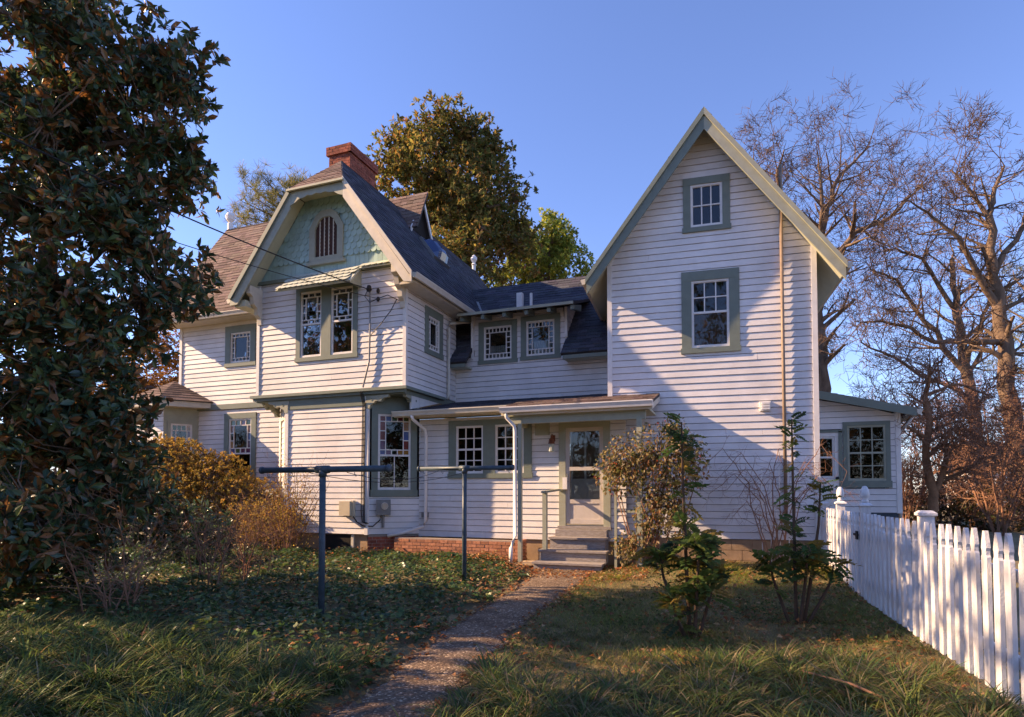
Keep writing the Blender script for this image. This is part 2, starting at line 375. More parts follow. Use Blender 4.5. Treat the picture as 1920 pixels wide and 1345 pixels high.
def window(fr, S, H, cw, units, m='green', sash='white', rail=None, mun=.011, deep=.7, curtain=None, name='window', head=0.0, proud=.035):
    """S, H: casing outer rectangle; units: list of (s0, s1, panes); cw = (side, top, bottom)"""
    (s0, s1), (h0, h1) = S, H; a0, a1 = h0 + cw[2], h1 - cw[1]
    b = MB()
    b.fbox(fr, s0, s1, a1, h1, -.02, proud + .004); b.fbox(fr, s0 - .02, s1 + .02, h0, a0, -.02, proud + .012)
    if head: b.fbox(fr, s0 - .03, s1 + .03, h1, h1 + head, -.02, proud + .04)
    ed = [s0] + [v for u in units for v in u[:2]] + [s1]
    for i in range(0, len(ed), 2): b.fbox(fr, ed[i], ed[i + 1], a0, a1, -.02, proud)
    wn = b.build(name, M[m], house)
    r = MB(); sb = MB(); mb = MB()
    for (u0, u1, panes) in units:
        fw = .038
        sb.fbox(fr, u0 + .001, u1 - .001, a0, a0 + fw * 1.25, -.05, .018); sb.fbox(fr, u0 + .001, u1 - .001, a1 - fw, a1 - .001, -.05, .018)
        sb.fbox(fr, u0 + .001, u0 + fw, a0 + fw * 1.25, a1 - fw, -.05, .016); sb.fbox(fr, u1 - fw, u1 - .001, a0 + fw * 1.25, a1 - fw, -.05, .016)
        x0, x1, y0, y1 = u0 + fw, u1 - fw, a0 + fw * 1.25, a1 - fw; W, Hh = x1 - x0, y1 - y0
        if rail: sb.fbox(fr, x0, x1, y0 + Hh * rail - .022, y0 + Hh * rail + .022, -.035, .012)
        for (pa, pb, pc, pd, k) in panes:
            q0, q1, q2, q3 = x0 + pa * W, x0 + pc * W, y0 + pb * Hh, y0 + pd * Hh
            i0, i1, i2, i3 = q0 + mun, q1 - mun, q2 + mun, q3 - mun
            for (e0, e1, f0, f1) in ((q0, q1, q2, i2), (q0, q1, i3, q3), (q0, i0, i2, i3), (i1, q1, i2, i3)):
                mb.fbox(fr, e0, e1, f0, f1, -.03, .006)
            g_ = MB(); g_.fbox(fr, i0, i1, i2, i3, -.022, -.018); g_.build('pane', M[k], wn)
        e = .004                                     # near-black box behind the glass, the room's dimness put into its colour
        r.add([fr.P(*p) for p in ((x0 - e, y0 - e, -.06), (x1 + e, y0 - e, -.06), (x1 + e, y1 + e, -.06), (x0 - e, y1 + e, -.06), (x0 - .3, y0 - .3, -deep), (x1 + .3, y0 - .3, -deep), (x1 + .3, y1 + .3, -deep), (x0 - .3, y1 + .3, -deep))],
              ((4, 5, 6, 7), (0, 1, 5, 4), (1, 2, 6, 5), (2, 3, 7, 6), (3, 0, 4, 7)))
        if curtain:
            kind, c0, c1, f0, f1 = curtain; cb = MB(); n = 24
            for i in range(n):
                t0, t1 = c0 + (c1 - c0) * i / n, c0 + (c1 - c0) * (i + 1) / n; dz = .012 * math.sin(i * 2.1), .012 * math.sin((i + 1) * 2.1)
                cb.add([fr.P(x0 + W * t0, y0 + Hh * f0, -.052 + dz[0]), fr.P(x0 + W * t1, y0 + Hh * f0, -.052 + dz[1]), fr.P(x0 + W * t1, y0 + Hh * f1, -.052 + dz[1]), fr.P(x0 + W * t0, y0 + Hh * f1, -.052 + dz[0])], ((0, 1, 2, 3),))
            cb.build('curtain', M[kind], wn)
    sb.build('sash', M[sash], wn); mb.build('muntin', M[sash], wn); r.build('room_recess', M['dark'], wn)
    return wn

# --- roofs
SH_SHADED, SH_SUNLIT = (.070, .072, .088), (.17, .122, .105)  # one kind of shingle; shaded and sunlit slopes painted as two tones
def roof(pl, poly, base, thick=.07, name='roof', e=.145, tabw=.32, lift=.0):
    d = part(name, 'deck', lambda b: b.prism(pl, poly, -thick, 0))
    b = MB()
    for (hb, ht, p, q, r, t) in rows(poly, (), e):
        x = min(p, r) - random.uniform(0, tabw)
        while x < max(q, t):
            w_ = tabw * random.uniform(.55, 1.25); xa, xb = x, x + w_ - .006; x += w_
            A0, A1 = max(xa, p), min(xb, q); B0, B1 = max(xa, r), min(xb, t)
            if A1 - A0 < .01 and B1 - B0 < .01: continue
            A1, B1 = max(A0, A1), max(B0, B1)
            k = random.uniform(.72, 1.3); tone = tuple(min(1, c * k * random.uniform(.95, 1.05)) for c in base); o = random.choice((.011, .014, .019)); hb2 = hb - random.choice((0, 0, .012))
            b.add([pl.P(A0, hb2, o), pl.P(A1, hb2, o), pl.P(B1, ht + .01, .004), pl.P(B0, ht + .01, .004), pl.P(A0, hb2, 0), pl.P(A1, hb2, 0), pl.P(B1, ht + .01, .001), pl.P(B0, ht + .01, .001)],
                  ((0, 1, 2, 3), (4, 5, 1, 0), (5, 6, 2, 1), (7, 4, 0, 3)), tone)
    o = b.build('shingles', M['shing'], d, cols=True); o['kind'] = 'stuff'
    return d

# ===== left gable wing ==================================================
LX0, LX1, LY = -11.61, -7.29, 12.25
EAVE = 4.06
fU = Fr((LX0, LY), (LX1, LY)); W = fU.len
rid, sl_ = 10.10, 1.35                     # ridge height, slope
# upper front wall, to the belt under the gable
WU = (1.20, 3.02, 4.90, 6.78)
clap_wall(fU, [(0, EAVE + .06), (W, EAVE + .06), (W, 6.98), (0, 6.98)], [(WU[0] + .07, WU[1] - .07, WU[2] + .07, WU[3] - .02)])
qs = stack(one(), qa(3, 3, 3, .2, .14), .5)
window(fU, (WU[0], WU[1]), (WU[2], WU[3]), (.13, .13, .10), [(1.33, 1.97, qs), (2.25, 2.89, qs)], rail=.5, curtain=('blind', 0, 1, 0, .28))
# belt under gable
part('belt_course', 'green', lambda b: b.fbox(fU, -.02, W + .02, 6.98, 7.06, -.05, .06))
# gable wall panel with scalloped shingles
def gable_half(h): return (rid - .1 - h) / sl_
gp = [(0.0, 7.06), (W, 7.06), (W, 7.1), (W / 2 + gable_half(9.2), 9.2), (W / 2 - gable_half(9.2), 9.2), (0, 7.1)]
gw = part('gable_wall', 'aqua', lambda b: b.prism(fU, gp, -.08, -.02))
def scallop_mesh(wd, ln, th):
    pts = [(-wd / 2, ln), (-wd / 2, wd * .5)] + [(-wd / 2 * math.cos(a), wd * .5 - wd * .5 * math.sin(a)) for a in np.linspace(0.3, math.pi - .3, 7)] + [(wd / 2, wd * .5), (wd / 2, ln)]
    n = len(pts); V = [(x, -th - .030 * (1 - y / ln), y) for x, y in pts] + [(x, -.030 * (1 - y / ln) + .002, y) for x, y in pts]
    F = [tuple(range(n)), tuple(range(2 * n - 1, n - 1, -1))] + [(i, n + i, n + (i + 1) % n, (i + 1) % n) for i in range(n)]
    return V, F
sv, sf = scallop_mesh(.156, .25, .012)
scm = mesh_np('scallop', sv, sf, M['aqua'])
AW = (1.60, 2.60, 7.32, 8.62)                 # attic window casing
def put(me, name, fr, s, h, d, parent, sx=1.0, tilt=0.0):
    o = bpy.data.objects.new(name, me)
    a = math.atan2(fr.u.y, fr.u.x); o.location = fr.P(s, h, d); o.rotation_euler = (tilt, 0, a); o.scale = (sx, 1, 1)
    return link(o, parent)
row = 0; h = 7.40
while h < 9.05:
    hw = min(W / 2 - .02, gable_half(h + .16) - .02); s = W / 2 - math.floor(hw / .162) * .162 + (.081 if row % 2 else 0)
    while s < W / 2 + hw - .03:
        if abs(s - W / 2) < hw - .03 and not (AW[0] + .05 < s < AW[1] - .05 and AW[2] - .1 < h < AW[3] - .22):
            put(scm, 'scallop', fU, s, h + random.uniform(-.004, .004), -.012, gw)
        s += .162
    h += .152; row += 1
# straight vertical boards beneath the scallops
for i in range(34):
    a, b_ = i * W / 34 + .003, (i + 1) * W / 34 - .003
    tp_ = min(7.44, rid - .16 - max(abs(a - W / 2), abs(b_ - W / 2)) * sl_)
    if tp_ > 7.1: part('shake', 'aqua', lambda b: b.fbox(fU, a, b_, 7.06, tp_, -.03, -.006 + random.uniform(0, .004)), gw)
# arched attic window
def attic_window():
    s0, s1, h0, h1 = AW; c = (s0 + s1) / 2; hw = (s1 - s0) / 2
    def arch(k, top, bot): return [(c - hw * k, bot), (c + hw * k, bot), (c + hw * k, top - .42 * k), (c + hw * k * .62, top - .1 * k), (c + hw * k * .3, top), (c - hw * k * .3, top), (c - hw * k * .62, top - .1 * k), (c - hw * k, top - .42 * k)]
    O, I = arch(1, h1, h0), arch(.66, h1 - .17, h0 + .15); n = len(O); b = MB(); P = fU.P
    for i in range(n):
        j = (i + 1) % n
        b.add([P(*O[i], .06), P(*O[j], .06), P(*I[j], .06), P(*I[i], .06), P(*O[i], -.03), P(*O[j], -.03), P(*I[j], -.03), P(*I[i], -.03)], MB.HEX)
    b.fbox(fU, s0 - .06, s1 + .06, h0 - .05, h0 + .02, -.02, .09)
    wn = b.build('attic_window', M['sage'], house)
    part('shutter_back', 'louvre', lambda q: q.prism(fU, I, .0, .012), wn)
    x0, x1 = c - hw * .66, c + hw * .66
    top = lambda s: h1 - .17 - max(0, (abs(s - c) - hw * .2) * .8)
    for i in range(1, 5):
        s = x0 + (x1 - x0) * i / 5; part('muntin', 'cream', lambda q: q.fbox(fU, s - .011, s + .011, h0 + .15, top(s), .012, .032), wn)
    for k in range(9):
        hh = h0 + .2 + k * .095
        part('louvre', 'louvre', lambda q: q.fbox(fU, x0 + .03, x1 - .03, hh, hh + .05, .0125, .022), wn)
    return wn
attic_window()
# window awning with scallop shingles
awl = Pl(fU.P(WU[0] - .25, 6.60, .50), fU.u, fU.n * -.50 + Vector((0, 0, .52))); AL = WU[1] - WU[0] + .36
aw = part('window_awning', 'awn', lambda b: b.prism(awl, [(0, 0), (AL, 0), (AL, .72), (.18, .72)], -.05, -.005))
asv, asf = scallop_mesh(.156, .22, .010); asm = mesh_np('awning_scallop', asv, asf, M['awn'])
for r in range(4):
    s = .09 + (.08 if r % 2 else 0) + r * .03
    while s < AL - .05:
        o = bpy.data.objects.new('scallop', asm); m3 = Matrix((awl.u, -awl.n, awl.v)).transposed()
        o.matrix_local = Matrix.Translation(awl.P(s, -.02 + r * .165, .004)) @ m3.to_4x4(); link(o, aw); s += .162
part('awning_cheek', 'sage', lambda b: b.add([fU.P(WU[1] + .10, 6.56, .48), fU.P(WU[1] + .10, 6.56, .0), fU.P(WU[1] + .10, 7.02, .0), fU.P(WU[1] + .05, 6.56, .48), fU.P(WU[1] + .05, 6.56, .0), fU.P(WU[1] + .05, 7.02, .0)], ((0, 2, 1), (3, 4, 5), (0, 1, 4, 3), (1, 2, 5, 4), (2, 0, 3, 5))), aw)
# narrow scalloped strip right of the awning
sp2 = Pl(fU.P(WU[1] + .12, 6.99, .17), fU.u, fU.n * -.17 + Vector((0, 0, .16))); L2 = W - WU[1] - .12
a2 = part('shingle_strip', 'awn', lambda b: b.prism(sp2, [(0, 0), (L2, 0), (L2, .23), (0, .23)], -.03, -.004))
s = .09
while s < L2 - .03:
    o = bpy.data.objects.new('scallop', asm); m3 = Matrix((sp2.u, -sp2.n, sp2.v)).transposed(); o.matrix_local = Matrix.Translation(sp2.P(s, -.015, .003)) @ m3.to_4x4(); link(o, a2); s += .162
# side wall (faces right)
MY = 14.92
fS = Fr((LX1, LY), (LX1, MY + .6))
SW = (.92, 1.86, 5.10, 6.28)
clap_wall(fS, [(0, EAVE + .06), (MY - LY, EAVE + .06), (MY - LY, 6.75), (0, 6.75)], [(SW[0] + .07, SW[1] - .07, SW[2] + .07, SW[3] - .07)])
window(fS, SW[:2], SW[2:], (.17, .2, .12), [(1.09, 1.69, qa(4, 4, 4, .17, .13))], curtain=('curtain', 0, 1, 0, .4))
for fr, s in ((fU, 0), (fU, W)):
    part('corner_board', 'white', lambda b: b.box(fr.P(s, 0).x - .045, fr.P(s, 0).x + .045, LY - .034, LY + .05, EAVE + .05, 6.98))
# mid-storey cornice, overhanging floor
part('floor_overhang', 'green', lambda b: b.box(LX0 - .02, LX1 + .02, LY - .03, MY, EAVE - .12, EAVE + .04))
part('cornice', 'green', lambda b: (b.box(LX0 - .14, LX1 + .12, LY - .14, LY - .03, EAVE - .02, EAVE + .05), b.box(LX0 - .08, LX1 + .07, LY - .09, LY - .03, EAVE - .09, EAVE - .02), b.box(LX1 + .02, LX1 + .12, LY - .03, MY - .8, EAVE - .02, EAVE + .05)))
# lower storey: front, chamfered corners
LB = .66
cR0, cR1 = (-8.30, LY), (-7.29, 12.95)
cL0, cL1 = (-10.66, LY), (-11.55, 12.98)
fL = Fr(cL0, cR0); clap_wall(fL, [(0, LB), (fL.len, LB), (fL.len, EAVE - .34), (0, EAVE - .34)], h0=LB)
part('frieze', 'green', lambda b: b.fbox(fL, 0, fL.len, EAVE - .34, EAVE - .12, -.05, .03))
fC = Fr(cR0, cR1); cl = fC.len
clap_wall(fC, [(0, LB), (cl, LB), (cl, 1.55), (0, 1.55)])
window(fC, (.10, cl - .06), (1.55, 3.66), (.14, .14, .16), [(.25, cl - .21, stack([(0, 0, .5, 1, 'glass'), (.5, 0, 1, 1, 'glass')], qa(5, 3, 5, .2, .14, True), .45))], rail=.45, deep=.5)
part('frieze', 'green', lambda b: b.fbox(fC, 0, cl, 3.66, EAVE - .12, -.05, .02))
fD = Fr(cL1, cL0); clap_wall(fD, [(0, LB), (fD.len, LB), (fD.len, EAVE - .2), (0, EAVE - .2)])
part('window_casing', 'cream', lambda b: (b.fbox(fD, .3, .42, 1.5, 3.5, -.02, .04), b.fbox(fD, .9, 1.02, 1.5, 3.5, -.02, .04), b.fbox(fD, .3, 1.02, 3.5, 3.62, -.02, .045)))
for p in (cR0, cL0):
    part('corner_board', 'white', lambda b: b.box(p[0] - .05, p[0] + .05, p[1] - .036, p[1] + .03, LB - .01, EAVE - .12))
def bracket(p, dr, m='sage', L=.62, Hh=.30):
    """sawn bracket lying under the overhang along dr"""
    d = Vector((dr[0], dr[1], 0)).normalized(); fr = Fr((p[0], p[1]), (p[0] + d.x, p[1] + d.y)); z = p[2]
    poly = [(0, -Hh), (.10, -Hh), (.13, -Hh * .72), (.22, -Hh * .62), (.26, -Hh * .42), (.40, -Hh * .52), (.47, -Hh * .25), (L, -Hh * .18), (L, 0), (0, 0)]
    b = MB(); b.prism(fr, [(a, z + c) for a, c in poly], -.045, .045); o = b.build('bracket', M[m], house)
    for a in (.16, .42):
        q = MB(); q.tube([fr.P(a, z - .1, -.052), fr.P(a, z - .1, .052)], .03, 8); q.build('rosette', M['green'], o)
for dz in (0,):
    bracket((-8.32, LY - .0, EAVE - .12), (1, 0)); bracket((-7.33, 12.93, EAVE - .12), (0, -1))
    bracket((-10.62, LY, EAVE - .12), (-1, 0)); bracket((-11.52, 12.9, EAVE - .12), (0, -1), L=.55)
# masonry footing of the left wing
part('basement_wall', 'block', lambda b: b.prism(Fr((0, 0), (1, 0)), [(0, 0), (.001, 0), (.001, .001)], 0, .001) if False else b.box(-11.4, -8.32, LY + .06, LY + .3, -.2, LB - .01))
def brickwork(fr, s0, s1, h0, h1, d0, m, parent, bw=.205, bh=.067, j=.011, dep=.09):
    h = h0; r = 0
    while h + bh * .6 < h1:
        s = s0 - (0 if r % 2 else bw / 2)
        while s < s1 - .01:
            a, b_ = max(s, s0), min(s + bw, s1)
            if b_ - a > .03:
                q = MB(); o = d0 + random.uniform(-.004, .004); q.fbox(fr, a + j / 2, b_ - j / 2, h, min(h + bh, h1), d0 - dep, o); q.build('brick', M[m], parent)
            s += bw
        h += bh + j; r += 1
bw_ = part('footing', 'mortar', lambda b: b.fbox(fC, 0.03, cl, -.1, LB - .02, -.12, -.02))
brickwork(fC, .03, cl, .22, LB - .02, -.012, 'brick', bw_)
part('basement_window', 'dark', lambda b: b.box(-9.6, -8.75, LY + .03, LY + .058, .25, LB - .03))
part('basement_window_frame', 'cream', lambda b: b.box(-8.75, -8.68, LY + .02, LY + .1, .2, LB - .02))
# roof of the left wing: ridge at x = -9.45
RX, RY0, RYB, OV = -9.45, 11.72, 21.0, 2.62
eh = rid - OV * sl_                              # eave height
hipz, hipy = 9.06, 12.70; hh = (rid - hipz) / sl_
nv = math.hypot(1, sl_)
plR = Pl((RX + OV, RY0, eh), (0, 1, 0), (-1, 0, sl_))       # u to the back, v up the slope
SL = OV * nv; hs_ = hh * nv
roof(plR, [(0, 0), (RYB - RY0, 0), (RYB - RY0, SL), (hipy - RY0, SL), (0, SL - hs_)], SH_SHADED)
plL = Pl((RX - OV, RYB, eh), (0, -1, 0), (1, 0, sl_)); LL = RYB - RY0
roof(plL, [(0, 0), (LL, 0), (LL, SL - hs_), (LL - (hipy - RY0), SL), (0, SL)], SH_SHADED)
hv = Vector((0, hipy - RY0, rid - hipz)); plH = Pl((RX - hh - .03, RY0 - .06, hipz - .06), (1, 0, 0), hv)
roof(plH, [(0, 0), (2 * hh + .06, 0), (hh + .03, hv.length + .06)], SH_SUNLIT, e=.13)
def rake(fr, pts, wd, d0, d1, m, name):
    """board hanging below a sloping line pts[0]->pts[1] in wall coordinates"""
    (a, b), (c, d) = pts; part(name, m, lambda q: q.prism(fr, [(a, b - wd * .35), (a + wd * .5, b - wd * .33), (c, d - wd), (c, d), (a, b)], d0, d1))
fF = Fr((RX, RY0), (RX + 1, RY0))                # front edge of overhang
wd = .42
rake(fF, [(-OV, eh - .03), (-hh, hipz - .05)], wd * 1.1, -.05, -.01, 'sage', 'bargeboard')
rake(fF, [(-OV - .02, eh + .03), (-hh, hipz + .02)], .17, -.009, .04, 'green', 'rake_moulding')
part('bargeboard', 'cream', lambda q: q.prism(fF, [(hh, hipz - .05 - wd), (OV - .2, eh - .03 + .2 * sl_ - wd), (OV, eh - .03 - .18), (OV, eh - .03), (hh, hipz - .05)], -.05, -.01))
part('rake_moulding', 'cream', lambda q: q.prism(fF, [(hh, hipz - .13), (OV + .02, eh - .11), (OV + .02, eh + .03), (hh, hipz + .02)], -.009, .03))
# sawn valance beneath the clipped gable
val = [(-hh - .04, hipz - .06), (-hh - .04, hipz - .42)]
for i in range(0, 13):
    t = -1 + 2 * i / 12; val.append((t * hh * .98, hipz - .24 - .09 * abs(t) ** 3 * 2 - (.03 if i % 2 else 0)))
val += [(hh + .04, hipz - .42), (hh + .04, hipz - .06)]
part('valance', 'sage', lambda q: q.prism(fF, val[::-1], -.048, -.012))
part('hip_gutter', 'soffit', lambda q: q.fbox(fF, -hh - .05, hh + .05, hipz - .10, hipz - .055, -.02, .08))
# soffit of the front overhang
for sgn in (-1, 1):
    q = MB(); a = [(RX + sgn * OV * .99, RY0 + .02, eh - .13), (RX + sgn * OV * .99, LY, eh - .13), (RX + sgn * hh, LY, hipz - .13), (RX + sgn * hh, RY0 + .02, hipz - .13)]
    b = [(x, y, z + .03) for x, y, z in a]; q.hexa(a + b); q.build('soffit', M['soffit'], house)
part('soffit', 'soffit', lambda q: q.box(RX - hh, RX + hh, RY0 + .02, LY + .05, hipz - .10, hipz - .07))
# boxed eaves, gutters
for sgn in (-1, 1):
    x0, x1 = sorted((RX + sgn * (OV - .02), RX + sgn * (W / 2 + .02)))
    part('eave_box', 'cream', lambda q: q.box(x0, x1, LY - .35 if sgn < 0 else LY - .3, 15.4, eh - .16, eh - .10))
def gutter(p, q, m='cream', r=.07):
    p, q = Vector(p), Vector(q); d = (q - p).normalized(); n = Vector((d.y, -d.x, 0))
    pr = [(0, 0), (0, -.09), (.03, -.12), (.085, -.12), (.10, -.07), (.125, -.02), (.125, .0), (.105, 0), (.09, -.06), (.075, -.10), (.035, -.10), (.018, -.085), (.018, 0)]
    b = MB(); k = len(pr); vs = [p + n * a + Vector((0, 0, c)) for a, c in pr] + [q + n * a + Vector((0, 0, c)) for a, c in pr]
    b.add(vs, [(i, (i + 1) % k, k + (i + 1) % k, k + i) for i in range(k)] + [(0, 1, 2, 3, 4, 5)[::-1], tuple(k + i for i in (0, 1, 2, 3, 4, 5))])
    return b.build('gutter', M[m], house)
gutter((RX + OV + .01, RY0 + .02, eh - .0), (RX + OV + .01, 15.45, eh - .02))
gutter((RX - OV - .01, 13.4, eh - .0), (RX - OV - .01, RY0 + .02, eh - .0))
def downspout(pts, m='white', r=.04, name='downspout'):
    b = MB(); b.tube(pts, r, 8); return b.build(name, M[m], house, True)
downspout([(RX + OV + .08, 15.25, eh - .12), (RX + OV + .06, 15.2, eh - .2), (LX1 + .10, 14.42, eh - .42), (LX1 + .07, 14.36, eh - .56), (LX1 + .07, 14.36, 4.22), (LX1 + .09, 14.3, 4.10)], 'cream')
downspout([(RX - OV + .3, 13.15, eh - .2), (RX - OV + .34, 13.0, eh - .5), (LX0 - .1, 12.7, eh - .8), (LX0 - .1, 12.7, 4.2)], 'cream')
# corner brackets at the gable ends
for sx, xx in ((0, LX0 + .05), (W, LX1 - .05)):
    fr = Fr((xx, LY), (xx, LY - 1)); q = MB()
    q.prism(fr, [(0, 5.95), (.05, 5.95), (.07, 6.1), (.16, 6.18), (.18, 6.34), (.30, 6.42), (.34, 6.6), (.45, 6.66), (.45, 6.86), (0, 6.86)], -.06, .06); q.build('eave_bracket', M['cream'], house)
    if not sx: part('eave_return', 'soffit', lambda b: b.box(xx - .42, xx - .08, LY - .45, LY + .3, 6.34, 6.5))
# chimney
ch = part('chimney', 'mortar', lambda b: (b.box(-10.29, -9.63, 13.31, 14.49, 8.6, 10.70), b.box(-10.34, -9.58, 13.26, 14.54, 10.70, 10.92), b.box(-10.15, -9.75, 13.5, 14.3, 10.92, 10.94)))
for (a, b_, off) in (((-10.30, 13.30), (-9.62, 13.30), 0), ((-9.62, 13.30), (-9.62, 14.5), 0)):
    fr = Fr(a, b_)
    brickwork(fr, 0, fr.len, 8.9, 10.68, .0, 'brick', ch, .21, .068)
    brickwork(fr, -.06 if a[0] < -9.5 else -.06, fr.len + .06, 10.69, 10.95, .05, 'brick', ch, .21, .068)
# small gable dormer and skylight on the right slope
def slope_x(z): return RX + (rid - z) / sl_
dz0, dzt, dY = 9.22, 10.30, 15.5
dm = part('roof_dormer', 'dark', lambda b: b.add([(slope_x(dz0) + .02, dY - .55, dz0), (slope_x(dz0) + .02, dY + .55, dz0), (slope_x(dz0) + .02, dY, dzt), (slope_x(dz0) - .9, dY - .55, dz0), (slope_x(dz0) - .9, dY + .55, dz0), (slope_x(dz0) - .9, dY, dzt)], ((0, 1, 2), (5, 4, 3), (0, 2, 5, 3), (1, 4, 5, 2), (0, 3, 4, 1))))
for sg in (-1, 1):
    vv = Vector((0, -sg * .62, dzt + .1 - (dz0 - .08))); pl = Pl((slope_x(dz0) + .12 if sg > 0 else slope_x(dzt) - .25, dY + sg * .64, dz0 - .06), (-1, 0, 0) if sg > 0 else (1, 0, 0), vv)
    Lr = slope_x(dz0) + .37 - slope_x(dzt) + .2; roof(pl, [(0, 0), (Lr, 0), (Lr, vv.length), (0, vv.length)], SH_SUNLIT if sg < 0 else SH_SHADED, .05)
    part('bargeboard', 'white', lambda q: q.hexa([(slope_x(dz0) + .12, dY + sg * .66, dz0 - .22), (slope_x(dz0) + .16, dY + sg * .66, dz0 - .22), (slope_x(dz0) + .16, dY, dzt - .08), (slope_x(dz0) + .12, dY, dzt - .08), (slope_x(dz0) + .12, dY + sg * .66, dz0 - .06), (slope_x(dz0) + .16, dY + sg * .66, dz0 - .06), (slope_x(dz0) + .16, dY, dzt + .1), (slope_x(dz0) + .12, dY, dzt + .1)]), dm)
sk = Pl((slope_x(8.3), 15.15, 8.3), (0, 1, 0), (-1, 0, sl_))
sko = part('skylight', 'metal', lambda b: b.prism(sk, [(0, 0), (.95, 0), (.95, .8), (0, .8)], .0, .09))
def dome(b):
    n = 6
    for i in range(n):
        for j in range(n):
            q = []
            for a, c in ((i, j), (i + 1, j), (i + 1, j + 1), (i, j + 1)):
                u, v = a / n, c / n; q.append(sk.P(.04 + .87 * u, .04 + .72 * v, .092 + .22 * (1 - (2 * u - 1) ** 4) * (1 - (2 * v - 1) ** 4)))
            b.add(q, ((0, 1, 2, 3),))
part('dome', 'blueglass', dome, sko, True)
part('finial', 'white', lambda b: b.lathe((-9.45, 20.9, 10.08), [(.07, 0), (.07, .2), (.11, .22), (.05, .3), (.12, .42), (.12, .5), (.04, .6)], 10))
# ===== far-left wing =====================================================
FY, FX0 = 13.5, -15.75
fG = Fr((FX0, FY), (LX0 + .1, FY)); GL = fG.len
FW = (1.74, 2.86, 5.27, 6.46)
clap_wall(fG, [(0, 4.2), (GL, 4.2), (GL, 6.82), (0, 6.82)], [(FW[0] + .07, FW[1] - .07, FW[2] + .07, FW[3] - .07)])
window(fG, FW[:2], FW[2:], (.19, .2, .11), [(FW[0] + .19, FW[1] - .19, qa(5, 4, 5, .15, .12))], curtain=('curtain', 0, 1, 0, 1))
part('frieze', 'green', lambda b: b.fbox(fG, 0, GL, 4.05, 4.2, -.05, .05))
FW2 = (1.75, 2.92, 1.70, 3.92)
clap_wall(fG, [(0, LB), (GL, LB), (GL, 4.05), (0, 4.05)], [(FW2[0] + .07, FW2[1] - .07, FW2[2] + .07, FW2[3] - .07)])
window(fG, FW2[:2], FW2[2:], (.17, .16, .12), [(FW2[0] + .17, FW2[1] - .17, stack(one(), qa(4, 3, 4, .17, .16, True), .48))], rail=.48, curtain=('curtain', .3, .8, 0, .48))
part('corner_board', 'white', lambda b: b.box(FX0 - .05, FX0 + .05, FY - .035, FY + .05, LB, 6.82))
fGs = Fr((FX0, FY + 6), (FX0, FY))
part('wall', 'siding', lambda b: b.fbox(fGs, 0, 6 - .02, LB, 6.9, -.06, .0))
vG = Vector((0, 2.8, 3.98)); plG = Pl((-16.45, 13.0, 6.67), (1, 0, 0), vG)
roof(plG, [(0, 0), (5.6, 0), (5.6, vG.length), (0, vG.length)], SH_SUNLIT)
plG2 = Pl((-10.85, 18.6, 6.67), (-1, 0, 0), Vector((0, -2.8, 3.98))); roof(plG2, [(0, 0), (5.6, 0), (5.6, vG.length), (0, vG.length)], SH_SHADED)
part('gable_wall', 'siding', lambda b: b.prism(Fr((FX0 + .03, 18.1), (FX0 + .03, 13.5)), [(0, 6.8), (4.6, 6.8), (2.3, 10.3)], -.05, 0))
part('eave_box', 'cream', lambda b: b.box(-16.4, LX0 - .9, 13.02, 13.49, 6.58, 6.64))
gutter((-16.4, 12.99, 6.70), (-12.2, 12.99, 6.70))
part('finial', 'white', lambda b: b.lathe((-16.3, 15.8, 10.62), [(.09, 0), (.09, .22), (.05, .26), (.13, .36), (.16, .48), (.11, .58), (.03, .62)], 12))
# corner bay
BP = [(-17.3, 13.5), (-16.6, 12.75), (-15.52, 12.75), (-15.0, 13.5)]
for i, (p, q) in enumerate(zip(BP, BP[1:])):
    fr = Fr(p, q)
    if i == 2:
        part('bay_panel', 'sage', lambda b: (b.fbox(fr, 0, fr.len, .6, 1.9, -.05, .0), b.fbox(fr, 0, .13, 1.9, 4.1, -.05, .0), b.fbox(fr, fr.len - .13, fr.len, 1.9, 4.1, -.05, 0), b.fbox(fr, .13, fr.len - .13, 3.72, 4.1, -.05, -.002)))
        window(fr, (.10, fr.len - .10), (1.85, 3.72), (.08, .08, .08), [(.18, fr.len - .18, stack(grid(3, 1), qa(4, 4, 4, .2, .14, True), .3))], m='sage', deep=.4)
    else: clap_wall(fr, [(0, .6), (fr.len, .6), (fr.len, 4.1), (0, 4.1)])
part('bay_cornice', 'cream', lambda b: b.prism(Pl((0, 0, 4.1), (1, 0, 0), (0, 1, 0)), [(-17.7, 13.45), (-16.8, 12.4), (-15.35, 12.4), (-14.5, 13.45)], 0, .16))
ap = Vector((-16.0, 13.5, 5.0)); bp = [Vector((x, y, 4.265)) for x, y in ((-17.75, 13.48), (-16.83, 12.35), (-15.33, 12.35), (-14.42, 13.48))]
bay_deck = part('bay_roof', 'deck', lambda b: b.add(bp + [ap], ((0, 1, 4), (1, 2, 4), (2, 3, 4), (0, 4, 3), (3, 2, 1, 0))))
def bay_sh(b):
    for p, q in zip(bp, bp[1:]):
        n = 9
        for i in range(n):
            t0, t1 = (i / n) ** .85, ((i + 1) / n) ** .85; cv = lambda t: Vector((0, 0, -.16 * math.sin(math.pi * t)))
            for k in range(max(1, int(6 * (1 - t0)))):
                m_ = max(1, int(6 * (1 - t0))); a, c = k / m_, (k + 1) / m_
                L0, L1 = p.lerp(ap, t0), q.lerp(ap, t0); U0, U1 = p.lerp(ap, t1), q.lerp(ap, t1); kk = random.uniform(.7, 1.3); up = Vector((0, 0, .02))
                b.add([L0.lerp(L1, a) + cv(t0) * 0 + up, L0.lerp(L1, c) + up, U0.lerp(U1, c) + up * .3, U0.lerp(U1, a) + up * .3], ((0, 1, 2, 3),), tuple(x * kk for x in SH_SUNLIT))
